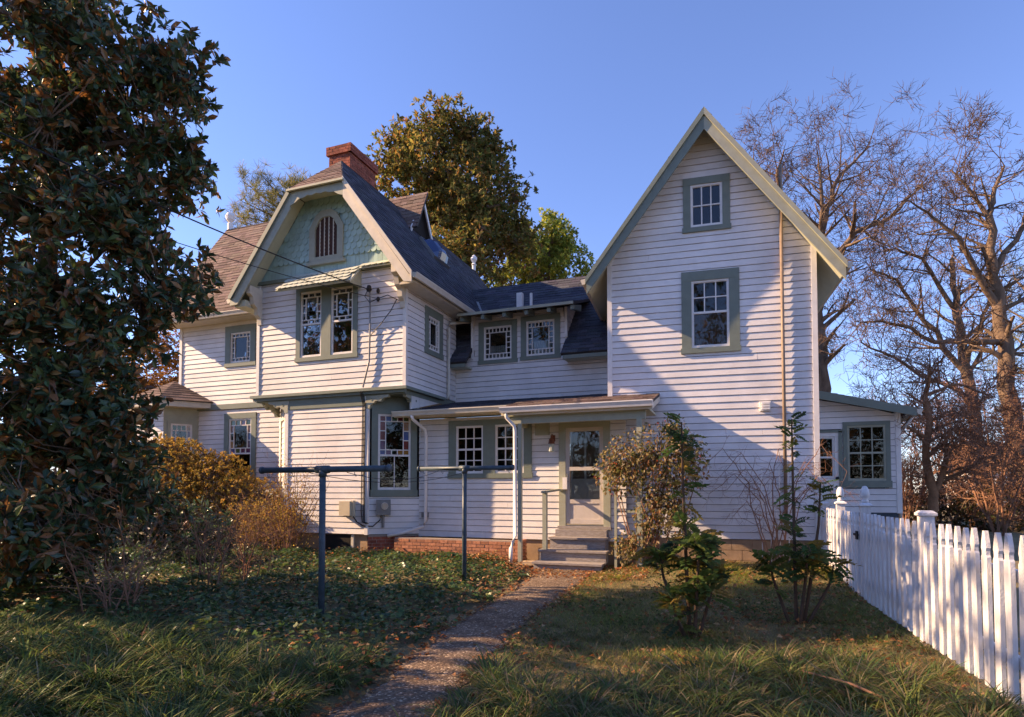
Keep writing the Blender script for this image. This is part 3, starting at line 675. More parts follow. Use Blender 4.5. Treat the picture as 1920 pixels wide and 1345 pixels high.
b = MB(); bay_sh(b); o = b.build('shingles', M['shing'], bay_deck, cols=True); o['kind'] = 'stuff'
# ===== middle =============================================================
MX1 = -2.6
fM = Fr((LX1, MY), (MX1, MY)); ML = fM.len
D1, D2 = (.70, 1.80, 5.08, 6.22), (1.91, 2.98, 5.10, 6.26)
clap_wall(fM, [(0, 4.06), (ML, 4.06), (ML, 5.22), (3.2, 5.22), (3.05, 6.40), (.58, 6.40), (.58, 5.22), (0, 5.22)], [(D[0] + .07, D[1] - .07, D[2] + .07, D[3] - .07) for D in (D1, D2)])
for D in (D1, D2):
    window(fM, D[:2], D[2:], (.15, .14, .10), [(D[0] + .15, D[1] - .15, qa(7, 4, 7, .17, .15))], curtain=('curtain', .2, .85, 0, .42))
mslope = 1.02; mv = Vector((0, 1, mslope)); mh0, mY0 = 5.10, 14.45
plM = Pl((LX1 - 2.2, mY0, mh0), (1, 0, 0), mv); mL = (17.3 - mY0) * math.hypot(1, mslope)
xo = -(LX1 - 2.2)
dl, dr = LX1 + .52, LX1 + 3.12               # dormer walls in x
up_ = (6.52 + .30 - mh0) / mslope * math.hypot(1, mslope)
roof(plM, [(2.0, 0), (dl + xo, 0), (dl + xo, up_), (dr + xo, up_), (dr + xo, 0), (6.95, 0), (6.95, mL), (0, mL), (0, 1.8)], SH_SHADED)
plM2 = Pl((-2.5, 17.3, mh0 + (17.3 - mY0) * mslope), (-1, 0, 0), (0, -1, .8))
part('roof', 'deck', lambda b: b.hexa([(-9.4, 17.3, 7.9), (-2.6, 17.3, 7.9), (-2.6, 20.5, 5), (-9.4, 20.5, 5), (-9.4, 17.3, 8.0), (-2.6, 17.3, 8.0), (-2.6, 20.5, 5.1), (-9.4, 20.5, 5.1)]))
for xa, xb in ((LX1 + .02, dl - .02), (dr + .05, MX1)): part('fascia', 'green', lambda b: b.box(xa, xb, mY0 + .0, mY0 + .04, mh0 - .14, mh0 - .05))
for xa, xb in ((LX1 + .02, dl - .02), (dr + .05, MX1)): part('soffit', 'soffit', lambda b: b.box(xa, xb, mY0 + .04, MY, mh0 - .13, mh0 - .10))
# dormer shed roof, cheeks, rafter tails
pe = Pl((dl - .17, 14.33, 6.31), (1, 0, 0), (0, 1, .34)); DL = dr - dl + .52
roof(pe, [(0, 0), (DL, 0), (DL, 2.05), (0, 2.05)], SH_SHADED, .05, e=.14)
part('fascia', 'sage', lambda b: b.box(dl - .18, dl - .18 + DL + .02, 14.30, 14.325, 6.27, 6.34))
for i in range(6):
    x = dl - .08 + i * (DL - .12) / 5
    part('rafter_tail', 'green', lambda b: b.hexa([(x - .045, 14.36, 6.15), (x + .045, 14.36, 6.15), (x + .045, MY + .2, 6.30), (x - .045, MY + .2, 6.30), (x - .045, 14.36, 6.255), (x + .045, 14.36, 6.255), (x + .045, MY + .2, 6.47), (x - .045, MY + .2, 6.47)]))
for x in (dl, dr):
    fr = Fr((x, MY), (x, MY + 1)) if x == dr else Fr((x, MY + 1), (x, MY))
    if x == dr: clap_wall(fr, [(0, 5.55), (.0, 6.45), (1.1, 6.7), (1.1, 6.64)], name='dormer_cheek')
    else: part('dormer_cheek', 'siding', lambda b: b.prism(fr, [(1, 5.5), (1, 6.45), (0, 6.7), (0, 6.5)], -.05, 0))
for x in (dl - .02, dr): part('corner_board', 'white', lambda b: b.box(x - .02, x + .05, MY - .04, MY + .04, 5.24 if x < dl else 5.62, 6.40))
# roof vents
for x, y, h in ((-5.70, 15.72, .78), (-5.42, 15.85, .66)):
    z = mh0 + (y - mY0) * mslope; part('roof_vent', 'white', lambda b: (b.box(x - .08, x + .08, y - .07, y + .07, z - .1, z + h)) if h > .7 else b.tube([(x, y, z - .1), (x, y, z + h)], .04, 8))
part('valley_flashing', 'metal', lambda b: b.bar((slope_x(6.62) - .02, mY0 + (6.62 - mh0) / mslope, 6.66), (slope_x(7.35), mY0 + (7.35 - mh0) / mslope, 7.40), .07, .02))
# lower middle wall with kitchen windows and door
WY = 12.95
fK = Fr((LX1, WY), (-2.30, WY)); KL = fK.len
kx = lambda x: x - LX1
KW = (.80, 2.88, 1.98, 3.34); DO = (3.52, 4.66, .97, 3.24)
clap_wall(fK, [(0, .60), (KL, .60), (KL, 3.42), (0, 3.42)], [(KW[0] + .07, KW[1] - .07, KW[2] + .07, KW[3] - .02), (DO[0] + .05, DO[1] - .05, .60, DO[3])], h0=.60)
window(fK, KW[:2], KW[2:], (.19, .13, .11), [(.99, 1.69, stack(grid(3, 2), grid(3, 2), .5)), (1.99, 2.69, stack(grid(3, 2), grid(3, 2), .5))], rail=.5)
part('frieze', 'green', lambda b: b.fbox(fK, 0, KL, 3.42, 3.55, -.05, .02))
# door
def door():
    s0, s1, h0, h1 = DO
    b = MB(); b.fbox(fK, s0, s0 + .15, h0 - .05, h1, -.03, .05); b.fbox(fK, s1 - .15, s1, h0 - .05, h1, -.03, .05); b.fbox(fK, s0 + .15, s1 - .15, h1 - .17, h1, -.03, .052)
    d = b.build('door', M['sage'], house); a, c, lo, hi = s0 + .15, s1 - .15, h0, h1 - .17
    part('storm_frame', 'offwhite', lambda q: (q.fbox(fK, a, a + .085, lo, hi, -.02, .025), q.fbox(fK, c - .085, c, lo, hi, -.02, .025), q.fbox(fK, a + .085, c - .085, hi - .085, hi, -.02, .025), q.fbox(fK, a + .085, c - .085, lo, lo + .1, -.02, .025),
         q.fbox(fK, a + .085, c - .085, lo + .44, lo + .53, -.02, .026), q.fbox(fK, a + .085, c - .085, lo + 1.16, lo + 1.24, -.02, .03)), d)
    part('kick_panel', 'offwhite', lambda q: q.fbox(fK, a + .085, c - .085, lo + .1, lo + .44, -.02, .008), d)
    part('inner_door', 'white', lambda q: (q.fbox(fK, a + .085, c - .085, lo + .53, lo + .98, -.09, -.06), q.fbox(fK, a + .085, a + .13, lo + .98, hi, -.09, -.058), q.fbox(fK, c - .13, c - .085, lo + .98, hi, -.09, -.058), q.fbox(fK, (a + c) / 2 - .02, (a + c) / 2 + .02, lo + .98, hi, -.09, -.058)), d)
    part('interior', 'blind', lambda q: q.fbox(fK, a + .08, c - .08, lo, hi, -.14, -.13), d)
    part('pane', 'glass', lambda q: q.fbox(fK, a + .09, c - .09, lo + 1.245, hi - .09, -.002, .002), d); part('pane', 'glass', lambda q: q.fbox(fK, a + .09, c - .09, lo + .535, lo + 1.155, -.002, .002), d)
    part('handle', 'metal', lambda q: (q.fbox(fK, a + .03, a + .055, lo + .98, lo + 1.1, .025, .06), q.tube([fK.P(a + .042, lo + .92, .026), fK.P(a + .042, lo + .92, .08)], .022, 8)), d)
    part('threshold', 'wood', lambda q: q.fbox(fK, s0 - .02, s1 + .02, h0 - .11, h0 - .05, -.03, .1), d)
door()
# porch lamp, hatch, dryer cap
lm = part('wall_lamp', 'copper', lambda b: (b.fbox(fK, 3.33, 3.43, 2.78, 2.92, .015, .045), b.tube([fK.P(3.38, 2.86, .04), fK.P(3.38, 2.93, .10), fK.P(3.38, 2.86, .14)], .016, 6), b.lathe(fK.P(3.38, 2.72, .14), [(.075, 0), (.05, .10), (.015, .14)], 8)))
part('lamp_glass', 'awn', lambda b: b.lathe(fK.P(3.38, 2.54, .14), [(.035, 0), (.06, .02), (.06, .18)], 8), lm)
hp = part('wall_hatch', 'sage', lambda b: b.fbox(fK, 2.96, 3.30, 2.93, 3.28, .0, .04)); part('panel', 'sage', lambda b: b.fbox(fK, 3.0, 3.26, 2.97, 3.24, .04, .05), hp)
part('dryer_cap', 'metal', lambda b: b.fbox(fK, .13, .27, 1.05, 1.18, 0, .12))
part('mailbox', 'white', lambda b: b.box(-3.66, -3.56, 12.80, 12.90, 1.72, 1.98))
# shed roof over it
pk = Pl((LX1 - .45, 12.52, 3.58), (1, 0, 0), (0, MY - 12.52, .52)); KV = math.hypot(MY - 12.52, .52)
roof(pk, [(0, .0), (3.05, 0), (3.05, .0), (5.2, 0), (5.2, KV), (.45, KV), (.45, .40), (0, .1)], SH_SHADED, .05)
part('fascia', 'cream', lambda b: b.box(LX1 - .42, -4.70, 12.48, 12.519, 3.42, 3.56)); part('soffit', 'cream', lambda b: b.box(LX1 - .2, -4.70, 12.52, WY - .02, 3.44, 3.48))
part('knee_wall', 'white', lambda b: b.add([(LX1 + .01, 12.55, 3.62), (LX1 + .01, 14.0, 3.95), (LX1 + .01, 12.55, 3.94), (LX1 - .04, 12.55, 3.62), (LX1 - .04, 14.0, 3.95), (LX1 - .04, 12.55, 3.94)], ((0, 1, 2), (5, 4, 3), (0, 3, 4, 1), (1, 4, 5, 2), (2, 5, 3, 0))))
gutter((LX1 - .42, 12.478, 3.56), (-4.72, 12.478, 3.56))
# porch roof
py0 = 11.92; pz0 = 3.44
pp = Pl((-4.74, py0, pz0), (1, 0, 0), (0, 1.15, .30)); PV = math.hypot(1.15, .30)
roof(pp, [(0, 0), (3.14, 0), (3.14, PV), (0, PV)], SH_SUNLIT, .05)
part('porch_ceiling', 'soffit', lambda b: b.box(-4.68, -1.66, py0 + .06, WY - .02, 3.26, 3.30))
part('fascia', 'cream', lambda b: (b.box(-4.74, -1.60, py0 - .03, py0, pz0 - .17, pz0 - .02),)); part('fascia', 'cream', lambda b: (b.hexa([(-1.63, py0, pz0 - .17), (-1.60, py0, pz0 - .17), (-1.60, py0 + 1.15, pz0 + .14), (-1.63, py0 + 1.15, pz0 + .14), (-1.63, py0, pz0 - .055), (-1.60, py0, pz0 - .055), (-1.60, py0 + 1.15, pz0 + .245), (-1.63, py0 + 1.15, pz0 + .245)])))
part('porch_beam', 'sage', lambda b: (b.box(-4.6, -1.75, py0 + .10, py0 + .2, 3.10, 3.26), b.box(-4.6, -4.5, py0 + .2, WY - .02, 3.10, 3.26)))
gutter((-4.74, py0 - .031, pz0 - .0), (-1.58, py0 - .031, pz0 - .0), 'white')
downspout([(-4.62, py0 - .07, 3.33), (-4.61, py0 - .04, 3.22), (-4.46, py0 + .02, 3.05), (-4.45, py0 + .03, 2.95), (-4.45, py0 + .03, .74), (-4.47, py0 - .03, .62), (-4.48, py0 - .13, .50), (-4.48, py0 - .15, .16)])
downspout([(-7.20, 12.42, 3.46), (-7.19, 12.45, 3.36), (-7.06, 12.80, 3.15), (-7.05, 12.84, 3.0), (-7.05, 12.84, .98), (-7.08, 12.80, .86), (-7.5, 12.6, .70), (-7.85, 12.45, .62)])
part('porch_post', 'sage', lambda b: b.box(-4.40, -4.32, py0 + .06, py0 + .14, .2, 3.10))
part('porch_post', 'sage', lambda b: b.box(-1.92, -1.82, py0 + .06, py0 + .16, .2, 3.10))
part('footing', 'block', lambda b: b.box(LX1 + .05, -2.4, WY + .03, WY + .2, -.2, .60))
# steps
for i, (x0, x1, y0, y1, z, rz) in enumerate(((-3.86, -2.66, 12.48, 12.93, .70, .46), (-3.98, -2.58, 12.14, 12.50, .46, .24), (-4.00, -2.60, 11.80, 12.16, .24, .0))):
    st = part('step', 'wood', lambda b: (b.box(x0, x1, y0 + .03, y0 + .06, rz - .04, z - .04), b.box(x0 + .02, x0 + .06, y0 + .06, y1, rz - .04, z - .04), b.box(x1 - .06, x1 - .02, y0 + .06, y1, rz - .04, z - .04)))
    for k in range(2): part('tread', 'wood', lambda b: b.box(x0 - .02, x1 + .02, y0 - .02 + k * (y1 - y0 + .01) / 2, y0 - .026 + (k + 1) * (y1 - y0 + .01) / 2, z - .04, z), st)
part('step', 'wood', lambda b: b.box(-3.8, -2.68, 12.72, 12.94, .70, .85))
hr = part('handrail', 'sage', lambda b: (b.box(-3.93, -3.84, 12.20, 12.29, .46, 1.66), b.bar((-3.885, 12.12, 1.66), (-3.72, 12.92, 1.72), .10, .045)))
# ===== right gable wing ===================================================
RA = R_(4.5); RO = (-2.65, 13.05); RWd = 4.06
rc, rs = math.cos(RA), math.sin(RA)
fR = Fr(RO, (RO[0] + rc * RWd, RO[1] + rs * RWd))
apz, apx, rsl = 9.36, 1.99, 1.35
W1, W2 = (1.56, 2.50, 7.13, 8.29), (1.51, 2.66, 4.56, 6.29)
clap_wall(fR, [(0, .70), (RWd, .70), (RWd, apz - (RWd - apx) * rsl), (apx, apz), (0, apz - apx * rsl)], [(D[0] + .07, D[1] - .07, D[2] + .07, D[3] - .07) for D in (W1, W2)], h0=.70, exp=.1407)
window(fR, W1[:2], W1[2:], (.15, .15, .10), [(W1[0] + .15, W1[1] - .15, grid(3, 2))], mun=.013)
window(fR, W2[:2], W2[2:], (.20, .20, .11), [(W2[0] + .20, W2[1] - .20, stack(one(), grid(3, 2), .52))], rail=.52, curtain=('blind', 0, 1, 0, .52))
for s in (0, RWd):
    part('corner_board', 'white', lambda b: b.fbox(fR, s - .05, s + .05, .69, apz - max(apx, RWd - apx) * rsl + .1, -.08, .034))
part('footing', 'block', lambda b: b.fbox(fR, 0.03, RWd - .03, -.3, .69, -.25, -.04))
for r, hz in enumerate((.06, .27, .48)):                       # tan blocks
    s = .05 - (.2 if r % 2 else 0)
    while s < RWd - .05:
        a, b_ = max(s, .04), min(s + .40, RWd - .04)
        if b_ - a > .05: part('block', 'block', lambda b: b.fbox(fR, a + .005, b_ - .005, hz, hz + .2, -.06, -.02 + random.uniform(0, .003)))
        s += .40
part('wall', 'siding', lambda b: b.fbox(Fr(fR.P(RWd, 0).xy, (fR.P(RWd, 0).xy + Vector((-rs, rc)) * 6)), 0, 6, .7, 6.7, -.06, 0))
part('wall', 'siding', lambda b: b.fbox(Fr((fR.P(0, 0).xy + Vector((-rs, rc)) * 6), fR.P(0, 0).xy), 0, 5.98, .7, 6.7, -.06, 0))
ov = .45; lt, rt = -.44, RWd + .48
zt = apz + .16                                             # roof top at the ridge
bk = Vector((-rs, rc, 0)); f3 = fR.u
for sg in (1, -1):
    half = (rt - apx) if sg > 0 else (apx - lt); ez = zt - half * rsl
    eo = fR.P(apx + sg * half, ez, ov); vv = (f3 * -sg + Vector((0, 0, rsl)))
    if sg > 0: pl = Pl(eo, bk, vv); po = [(0, 0), (6.4, 0), (6.4, half * nv), (0, half * nv)]
    else: pl = Pl(eo + bk * 6.4, -bk, vv); po = [(0, 0), (6.4, 0), (6.4, half * nv), (0, half * nv)]
    roof(pl, po, SH_SHADED, .06)
    q = [(apx, zt - .08), (apx + sg * half, ez - .08), (apx + sg * half, ez - .36), (apx, zt - .44)]
    part('bargeboard', 'green' if sg < 0 else 'sage', lambda b: b.prism(fR, q if sg < 0 else q[::-1], ov - .05, ov - .01))
    q2 = [(apx, zt + .0), (apx + sg * (half + .02), ez - .01), (apx + sg * (half + .02), ez - .13), (apx, zt - .15)]
    part('rake_moulding', 'green' if sg < 0 else 'sage', lambda b: b.prism(fR, q2 if sg < 0 else q2[::-1], ov - .009, ov + .03))
    s3 = [(apx + sg * .05, zt - .25), (apx + sg * half, ez - .19), (apx + sg * half, ez - .16), (apx + sg * .05, zt - .22)]
    part('soffit', 'soffit', lambda b: b.prism(fR, s3 if sg < 0 else s3[::-1], -6.0, ov - .05))
    gp_ = fR.P(apx + sg * (half + .01), ez - .02, ov - .02); gq = gp_ + bk * 5.5
    gutter(gp_, gq, 'cream') if sg > 0 else gutter(gq, gp_, 'cream')
# vent pipe, wall vent
part('vent_pipe', 'pipe', lambda b: (b.tube([fR.P(3.47, 1.0, .075), fR.P(3.46, 7.42, .075)], .034, 10), b.tube([fR.P(3.46, 7.42, .075), fR.P(3.46, 7.50, .02)], .03, 8), b.tube([fR.P(3.46, 7.6, .1), fR.P(3.46, 8.28, .1)], .034, 10)), None, True)
wv = part('wall_vent', 'white', lambda b: b.fbox(fR, 3.02, 3.22, 3.30, 3.50, .0, .06))
for k in range(3): part('louvre', 'white', lambda b: b.fbox(fR, 3.05, 3.20, 3.325 + k * .055, 3.36 + k * .055, .06, .085), wv)
# ===== sunroom on the right ==============================================
AY = 16.2; fA = Fr((1.45, AY), (3.38, AY)); AL_ = fA.len
AWn = (.80, 1.77, 1.76, 3.31)
clap_wall(fA, [(0, 1.18), (AL_, 1.18), (AL_, 3.48), (0, 3.94)], [(AWn[0] + .05, AWn[1] - .05, AWn[2] + .05, AWn[3] - .05), (-.1, .76, 1.0, 3.08)])
window(fA, AWn[:2], AWn[2:], (.09, .09, .16), [(AWn[0] + .09, AWn[1] - .09, stack(grid(3, 2), grid(3, 2), .5))], rail=.5, sash='sage', deep=1.5)
window(fA, (.0, .74), (1.2, 3.07), (.06, .09, .78), [(.06, .62, stack(grid(1, 1), grid(1, 1), .5))], m='white', rail=.5, name='sunroom_door')
part('door_frame', 'green', lambda b: (b.fbox(fA, .70, .78, 1.18, 3.1, 0, .06), b.fbox(fA, 0, .78, 3.07, 3.13, 0, .06)))
part('door_knob', 'black', lambda b: b.lathe(fA.P(.66, 1.95, .08), [(.02, 0), (.04, .02), (.04, .05), (.02, .07)], 8))
part('corner_board', 'white', lambda b: b.fbox(fA, AL_ - .05, AL_ + .05, 1.17, 3.5, -.06, .034))
av = Vector((-2.3, 0, .58)); plA = Pl((3.66, AY - .32, 3.55), (0, 1, 0), av)
roof(plA, [(0, 0), (4, 0), (4, av.length), (0, av.length)], SH_SUNLIT, .05)
part('fascia', 'green', lambda b: b.hexa([(3.68, AY - .36, 3.36), (3.68, AY - .325, 3.36), (1.40, AY - .325, 3.93), (1.40, AY - .36, 3.93), (3.68, AY - .36, 3.545), (3.68, AY - .325, 3.545), (1.40, AY - .325, 4.12), (1.40, AY - .36, 4.12)][:8]))
part('soffit', 'soffit', lambda b: b.hexa([(3.64, AY - .32, 3.42), (3.64, AY, 3.42), (1.45, AY, 3.97), (1.45, AY - .32, 3.97), (3.64, AY - .32, 3.44), (3.64, AY, 3.44), (1.45, AY, 3.99), (1.45, AY - .32, 3.99)]))
gutter((3.68, AY - .34, 3.52), (3.68, AY + 3, 3.52), 'cream')
downspout([(3.72, AY + .2, 3.4), (3.55, AY + .2, 3.15), (3.44, AY + .2, 3.0), (3.44, AY + .2, .2)], 'white', .035)
part('wall', 'siding', lambda b: b.fbox(Fr((3.38, AY), (3.38, AY + 3.5)), 0.02, 3.5, 1.18, 3.5, -.06, 0))
for x in (1.6, 3.25): part('pier', 'block', lambda b: b.box(x - .15, x + .15, AY + .1, AY + .4, -.1, 1.17))
part('shaded_underside', 'steel', lambda b: b.box(1.5, 3.36, AY + .02, AY + 3.4, 1.08, 1.175))  # dark slab, the shade under the sunroom put into its colour
# ===== utilities on the left wing ========================================
part('meter_box', 'metal', lambda b: b.fbox(fC, .22, .55, 1.12, 1.48, .02, .14)); part('meter_dial', 'glass', lambda b: b.tube([fC.P(.41, 1.33, .14), fC.P(.41, 1.33, .20)], .075, 14))
part('meter_dial_ring', 'white', lambda b: b.tube([fC.P(.41, 1.33, .14), fC.P(.41, 1.33, .165)], .085, 14))
part('conduit', 'metal', lambda b: b.tube([fC.P(.38, 1.12, .06), fC.P(.38, 1.0, .05), fC.P(.38, .82, .05)], .03, 8))
cb = part('cable_box', 'beigebox', lambda b: (b.fbox(fL, fL.len - .66, fL.len - .36, 1.10, 1.44, .02, .17),)); part('lid', 'beigebox', lambda b: b.fbox(fL, fL.len - .36, fL.len - .30, 1.08, 1.46, .02, .12), cb)
mast = part('service_mast', 'metal', lambda b: b.tube([(-8.22, LY - .07, 6.52), (-8.20, LY - .07, 5.6), (-8.22, LY - .07, 4.75), (-8.38, LY - .08, 4.14)], .022, 8))
part('insulator', 'black', lambda b: (b.lathe((-8.22, LY - .10, 6.42), [(.05, 0), (.07, .05), (.04, .14)], 8), b.lathe((-7.98, LY - .08, 6.36), [(.03, 0), (.045, .05), (.03, .10)], 8), b.lathe((-7.98, LY - .08, 6.16), [(.03, 0), (.045, .05), (.03, .10)], 8)), mast)
def cable(pts, r=.011): part('cable', 'black', lambda b: b.tube(pts, r, 5))
cable([(-8.22, LY - .12, 6.5), (-8.32, LY - .12, 6.3), (-8.2, LY - .1, 6.15), (-8.0, LY - .08, 6.22), (-7.72, LY - .08, 6.28), (-7.42, LY - .06, 6.12)])
cable([(-7.48, LY - .08, 6.14), (-7.62, LY - .09, 5.9), (-7.9, LY - .09, 5.6), (-8.18, LY - .1, 5.35)])
for k, dx in enumerate((0, .035, .07)):
    cable([(-8.39 + dx, LY - .06, 4.12), (-8.40 + dx, LY - .17, EAVE - .05), (-8.40 + dx, LY - .05, EAVE - .3), (-8.42 + dx, LY - .04, 2.4), (-8.42 + dx + .02 * math.sin(k), LY - .05, 1.2), (-8.38 + dx, LY - .06, .95), (-8.28 + dx, LY - .06, .92)], .012)
cable([(-8.62, LY - .1, 1.1), (-8.52, LY - .07, .95), (-8.36, LY - .05, .86), (-8.15, LY + .04, .85), (-8.0, LY + .11, 1.0), (-7.98, LY + .12, 1.12)], .014)
# ------------------------------------------------------------------ low brick wall in front of the kitchen
bwl = thing('brick_wall', 'low orange brick retaining wall below the kitchen windows', 'wall', (-5.9, 12.4, .2))
fB = Fr((-7.62, 12.36), (-4.52, 12.36))
part('core', 'mortar', lambda b: b.fbox(fB, .02, fB.len - .02, -.1, .60, -.2, -.012), bwl)
brickwork(fB, 0, fB.len, .14, .61, 0, 'brick2', bwl, .20, .062, .012, .1)
fB2 = Fr((-4.52, 12.36), (-4.52, 12.9)); brickwork(fB2, 0, fB2.len, .1, .61, 0, 'brick2', bwl, .20, .062, .012, .1)
sl0 = MB(); sl0.add([(-4.45, 12.0, .14), (-3.98, 11.95, .14), (-3.96, 12.45, .14), (-4.38, 12.5, .14), (-4.45, 12.0, .19), (-3.98, 11.95, .19), (-3.96, 12.45, .19), (-4.38, 12.5, .19)], MB.HEX)
tag(sl0.build('stone_slab', M['stone']), 'flat tan stone slab beside the wooden back steps', 'slab')

# ------------------------------------------------------------------ clothesline posts
def clothes_post(p, top, half, label, dia=.078):
    t = thing('clothesline_post', label, 'clothesline post', p, 'clothesline posts'); x, y, z = p; r = dia / 2
    part('post', 'steel', lambda b: b.tube([(x, y, z - .1), (x, y, top)], r, 14), t, True)
    part('crossbar', 'steel', lambda b: b.tube([(x - half, y, top), (x + half, y, top)], r * .95, 14), t, True)
    part('tee_fitting', 'steel', lambda b: (b.tube([(x - .09, y, top), (x + .09, y, top)], r * 1.25, 14), b.tube([(x, y, top), (x, y, top - .09)], r * 1.25, 14)), t, True)
    for s in (-1, 1):
        part('end_cap', 'steel', lambda b: b.tube([(x + s * half, y, top), (x + s * (half + .03), y, top)], r * 1.2, 14), t, True)
        for k in (.92, .5):
            xx = x + s * half * k
            part('hook', 'metal', lambda b: b.tube([(xx, y, top - r), (xx, y, top - r - .03), (xx + .02, y, top - r - .05), (xx + .03, y, top - r - .03)], .005, 5), t)
pA, pB = at(605, 1150, 7.4), at(871, 1058, 10.4)
clothes_post((pA.x, pA.y, g(pA.x, pA.y)), 1.94, .92, 'taller-looking blue-grey T-shaped clothesline post nearer the big dark magnolia')
clothes_post((pB.x, pB.y, g(pB.x, pB.y)), 2.07, .87, 'blue-grey T-shaped clothesline post in front of the kitchen windows')
cl_ = MB()
for a, b_, sag in ((.35, -.5, .12), (-.2, .1, .16)):
    P0, P1 = Vector((pA.x + a, pA.y, 1.90)), Vector((pB.x + b_, pB.y, 2.03))
    cl_.tube([P0.lerp(P1, t) - Vector((0, 0, sag * 4 * t * (1 - t))) for t in np.linspace(0, 1, 12)], .004, 4)
tag(cl_.build('clothesline', M['black']), 'thin slack line strung between the two clothesline posts', 'clothesline')

# ------------------------------------------------------------------ service wires
for k, (src, dst, sag, lab) in enumerate((((0, 192, 7.5), (-8.22, LY - .12, 6.46), .35, 'upper dark overhead wire running from the magnolia to the gable wall'), ((0, 285, 8.5), (-7.98, LY - .1, 6.22), .4, 'lower thin overhead wire running from the magnolia to the gable wall'))):
    a = at(*src); d = Vector(dst); a = d + (a - d) * 1.9; b = MB()
    b.tube([a.lerp(d, t) - Vector((0, 0, sag * 4 * t * (1 - t))) for t in np.linspace(0, 1, 26)], .013 if k == 0 else .008, 5)
    tag(b.build('overhead_wire', M['black']), lab, 'wire', 'service wires')

# ------------------------------------------------------------------ picket fence and gate
FA, FB = Vector((1.90, 4.2)), Vector((1.46, 13.15))
fdir = (FB - FA).normalized(); fFn = Fr(FB, FA)          # outward normal towards the garden (-x)
def fence_s(y): return (FB.y - y) / (FB.y - FA.y) * fFn.len
def picket_mesh(wd, H, th=.022):
    p = [(-.5, 0), (.5, 0), (.5, .83), (.36, .845), (.36, .87), (.46, .89), (.38, .93), (.13, 1.0), (-.13, 1.0), (-.38, .93), (-.46, .89), (-.36, .87), (-.36, .845), (-.5, .83)]
    n = len(p); V = [(a * wd, -th, b * H) for a, b in p] + [(a * wd, 0, b * H) for a, b in p]
    return mesh_np('picket', V, [tuple(range(n)), tuple(range(2 * n - 1, n - 1, -1))] + [(i, n + i, n + (i + 1) % n, (i + 1) % n) for i in range(n)], M['fence'])
pk_m = picket_mesh(.10, 1.20, .03)
fence = thing('picket_fence', 'white painted picket fence with pointed pickets along the right side', 'fence', (1.7, 8.0, .1))
gate = thing('garden_gate', 'short white picket gate between the two posts with acorn finials', 'gate', (1.52, 10.75, .1))
def gz(s): p = fFn.P(s, 0); return g(p.x, p.y)
posts = [(7.36, 'flat'), (9.9, 'acorn'), (11.6, 'acorn'), (13.12, 'flat'), (4.6, 'flat')]
def in_gate(y): return 9.98 < y < 11.52
y = 4.4
while y < 13.05:
    if all(abs(y - q) > .10 for q, _ in posts):
        s = fence_s(y); o = put(pk_m, 'picket', fFn, s, 0, .03, gate if in_gate(y) else fence); o.location.z = .17 + random.uniform(-.008, .008); o.rotation_euler.y = random.uniform(-.022, .022)
    y += .195
for zz in (.40, 1.02):
    for (ya, yb, par) in ((4.3, 9.85, fence), (9.99, 11.51, gate), (11.65, 13.1, fence)):
        part('rail', 'fence', lambda b: b.fbox(fFn, fence_s(yb), fence_s(ya), zz, zz + .085, -.03, .006), par)
for q, k in posts:
    s = fence_s(q); c = fFn.P(s, 0, -.02); hw = .062; top = 1.42 if k == 'flat' else 1.46
    po = part('post', 'fence', lambda b: b.box(c.x - hw, c.x + hw, c.y - hw, c.y + hw, .05, top), fence)
    part('cap', 'fence', lambda b: b.lathe((c.x, c.y, top), [(hw * 1.5, 0), (hw * 1.9, .005), (hw * 1.9, .03), (hw * 1.2, .055)] if k == 'flat' else [(hw * 1.5, 0), (hw * 1.95, .005), (hw * 1.9, .025), (hw * 1.0, .05)], 4), po)
    if k == 'acorn':
        part('finial', 'fence', lambda b: b.lathe((c.x, c.y, top + .05), [(.045, 0), (.05, .03), (.032, .05), (.055, .08), (.062, .12), (.05, .19), (.025, .235), (.004, .24)], 12), po, True)
sg_ = fence_s(10.1)
part('latch', 'black', lambda b: (b.fbox(fFn, sg_ - .14, sg_ + .14, 1.03, 1.06, .055, .07), b.fbox(fFn, sg_ + .02, sg_ + .12, .98, 1.10, .055, .075)), gate)

# ------------------------------------------------------------------ plants: generators
def norm(a): return a / np.maximum(np.linalg.norm(a, axis=-1, keepdims=True), 1e-9)
def leaf_t(L=1.0, W_=.4, fold=.06, curl=.08, fine=False):
    if fine:
        V = [(0, 0, 0), (-W_ * .38, .28 * L, fold), (0, .3 * L, 0), (W_ * .38, .28 * L, fold), (-W_ * .5, .6 * L, fold), (0, .62 * L, -.3 * curl), (W_ * .5, .6 * L, fold), (0, L, -curl)]
        return np.array(V), np.array([(0, 2, 1), (0, 3, 2), (1, 2, 5), (1, 5, 4), (2, 3, 6), (2, 6, 5), (4, 5, 7), (5, 6, 7)])
    V = [(0, 0, 0), (-W_ / 2, .5 * L, fold), (0, .52 * L, 0), (W_ / 2, .5 * L, fold), (0, L, -curl)]
    return np.array(V), np.array([(0, 2, 1), (0, 3, 2), (1, 2, 4), (2, 3, 4)])
def blade_t(seg=4, bend=.9, wd=.02):
    """arching grass blade of unit length, base at origin, leaning to +y"""
    V, F = [], []; a = .15; p = np.array([0., 0.])
    for i in range(seg + 1):
        t = i / seg; w_ = wd * (1 - t ** 2) * .5 + .0008
        V += [(-w_, p[0], p[1]), (w_, p[0], p[1])]; ang = math.radians(66) - bend * t * 1.9
        p = p + np.array([math.cos(ang), math.sin(ang)]) / seg
    for i in range(seg):
        k = 2 * i; F += [(k, k + 1, k + 3), (k, k + 3, k + 2)]
    return np.array(V), np.array(F)
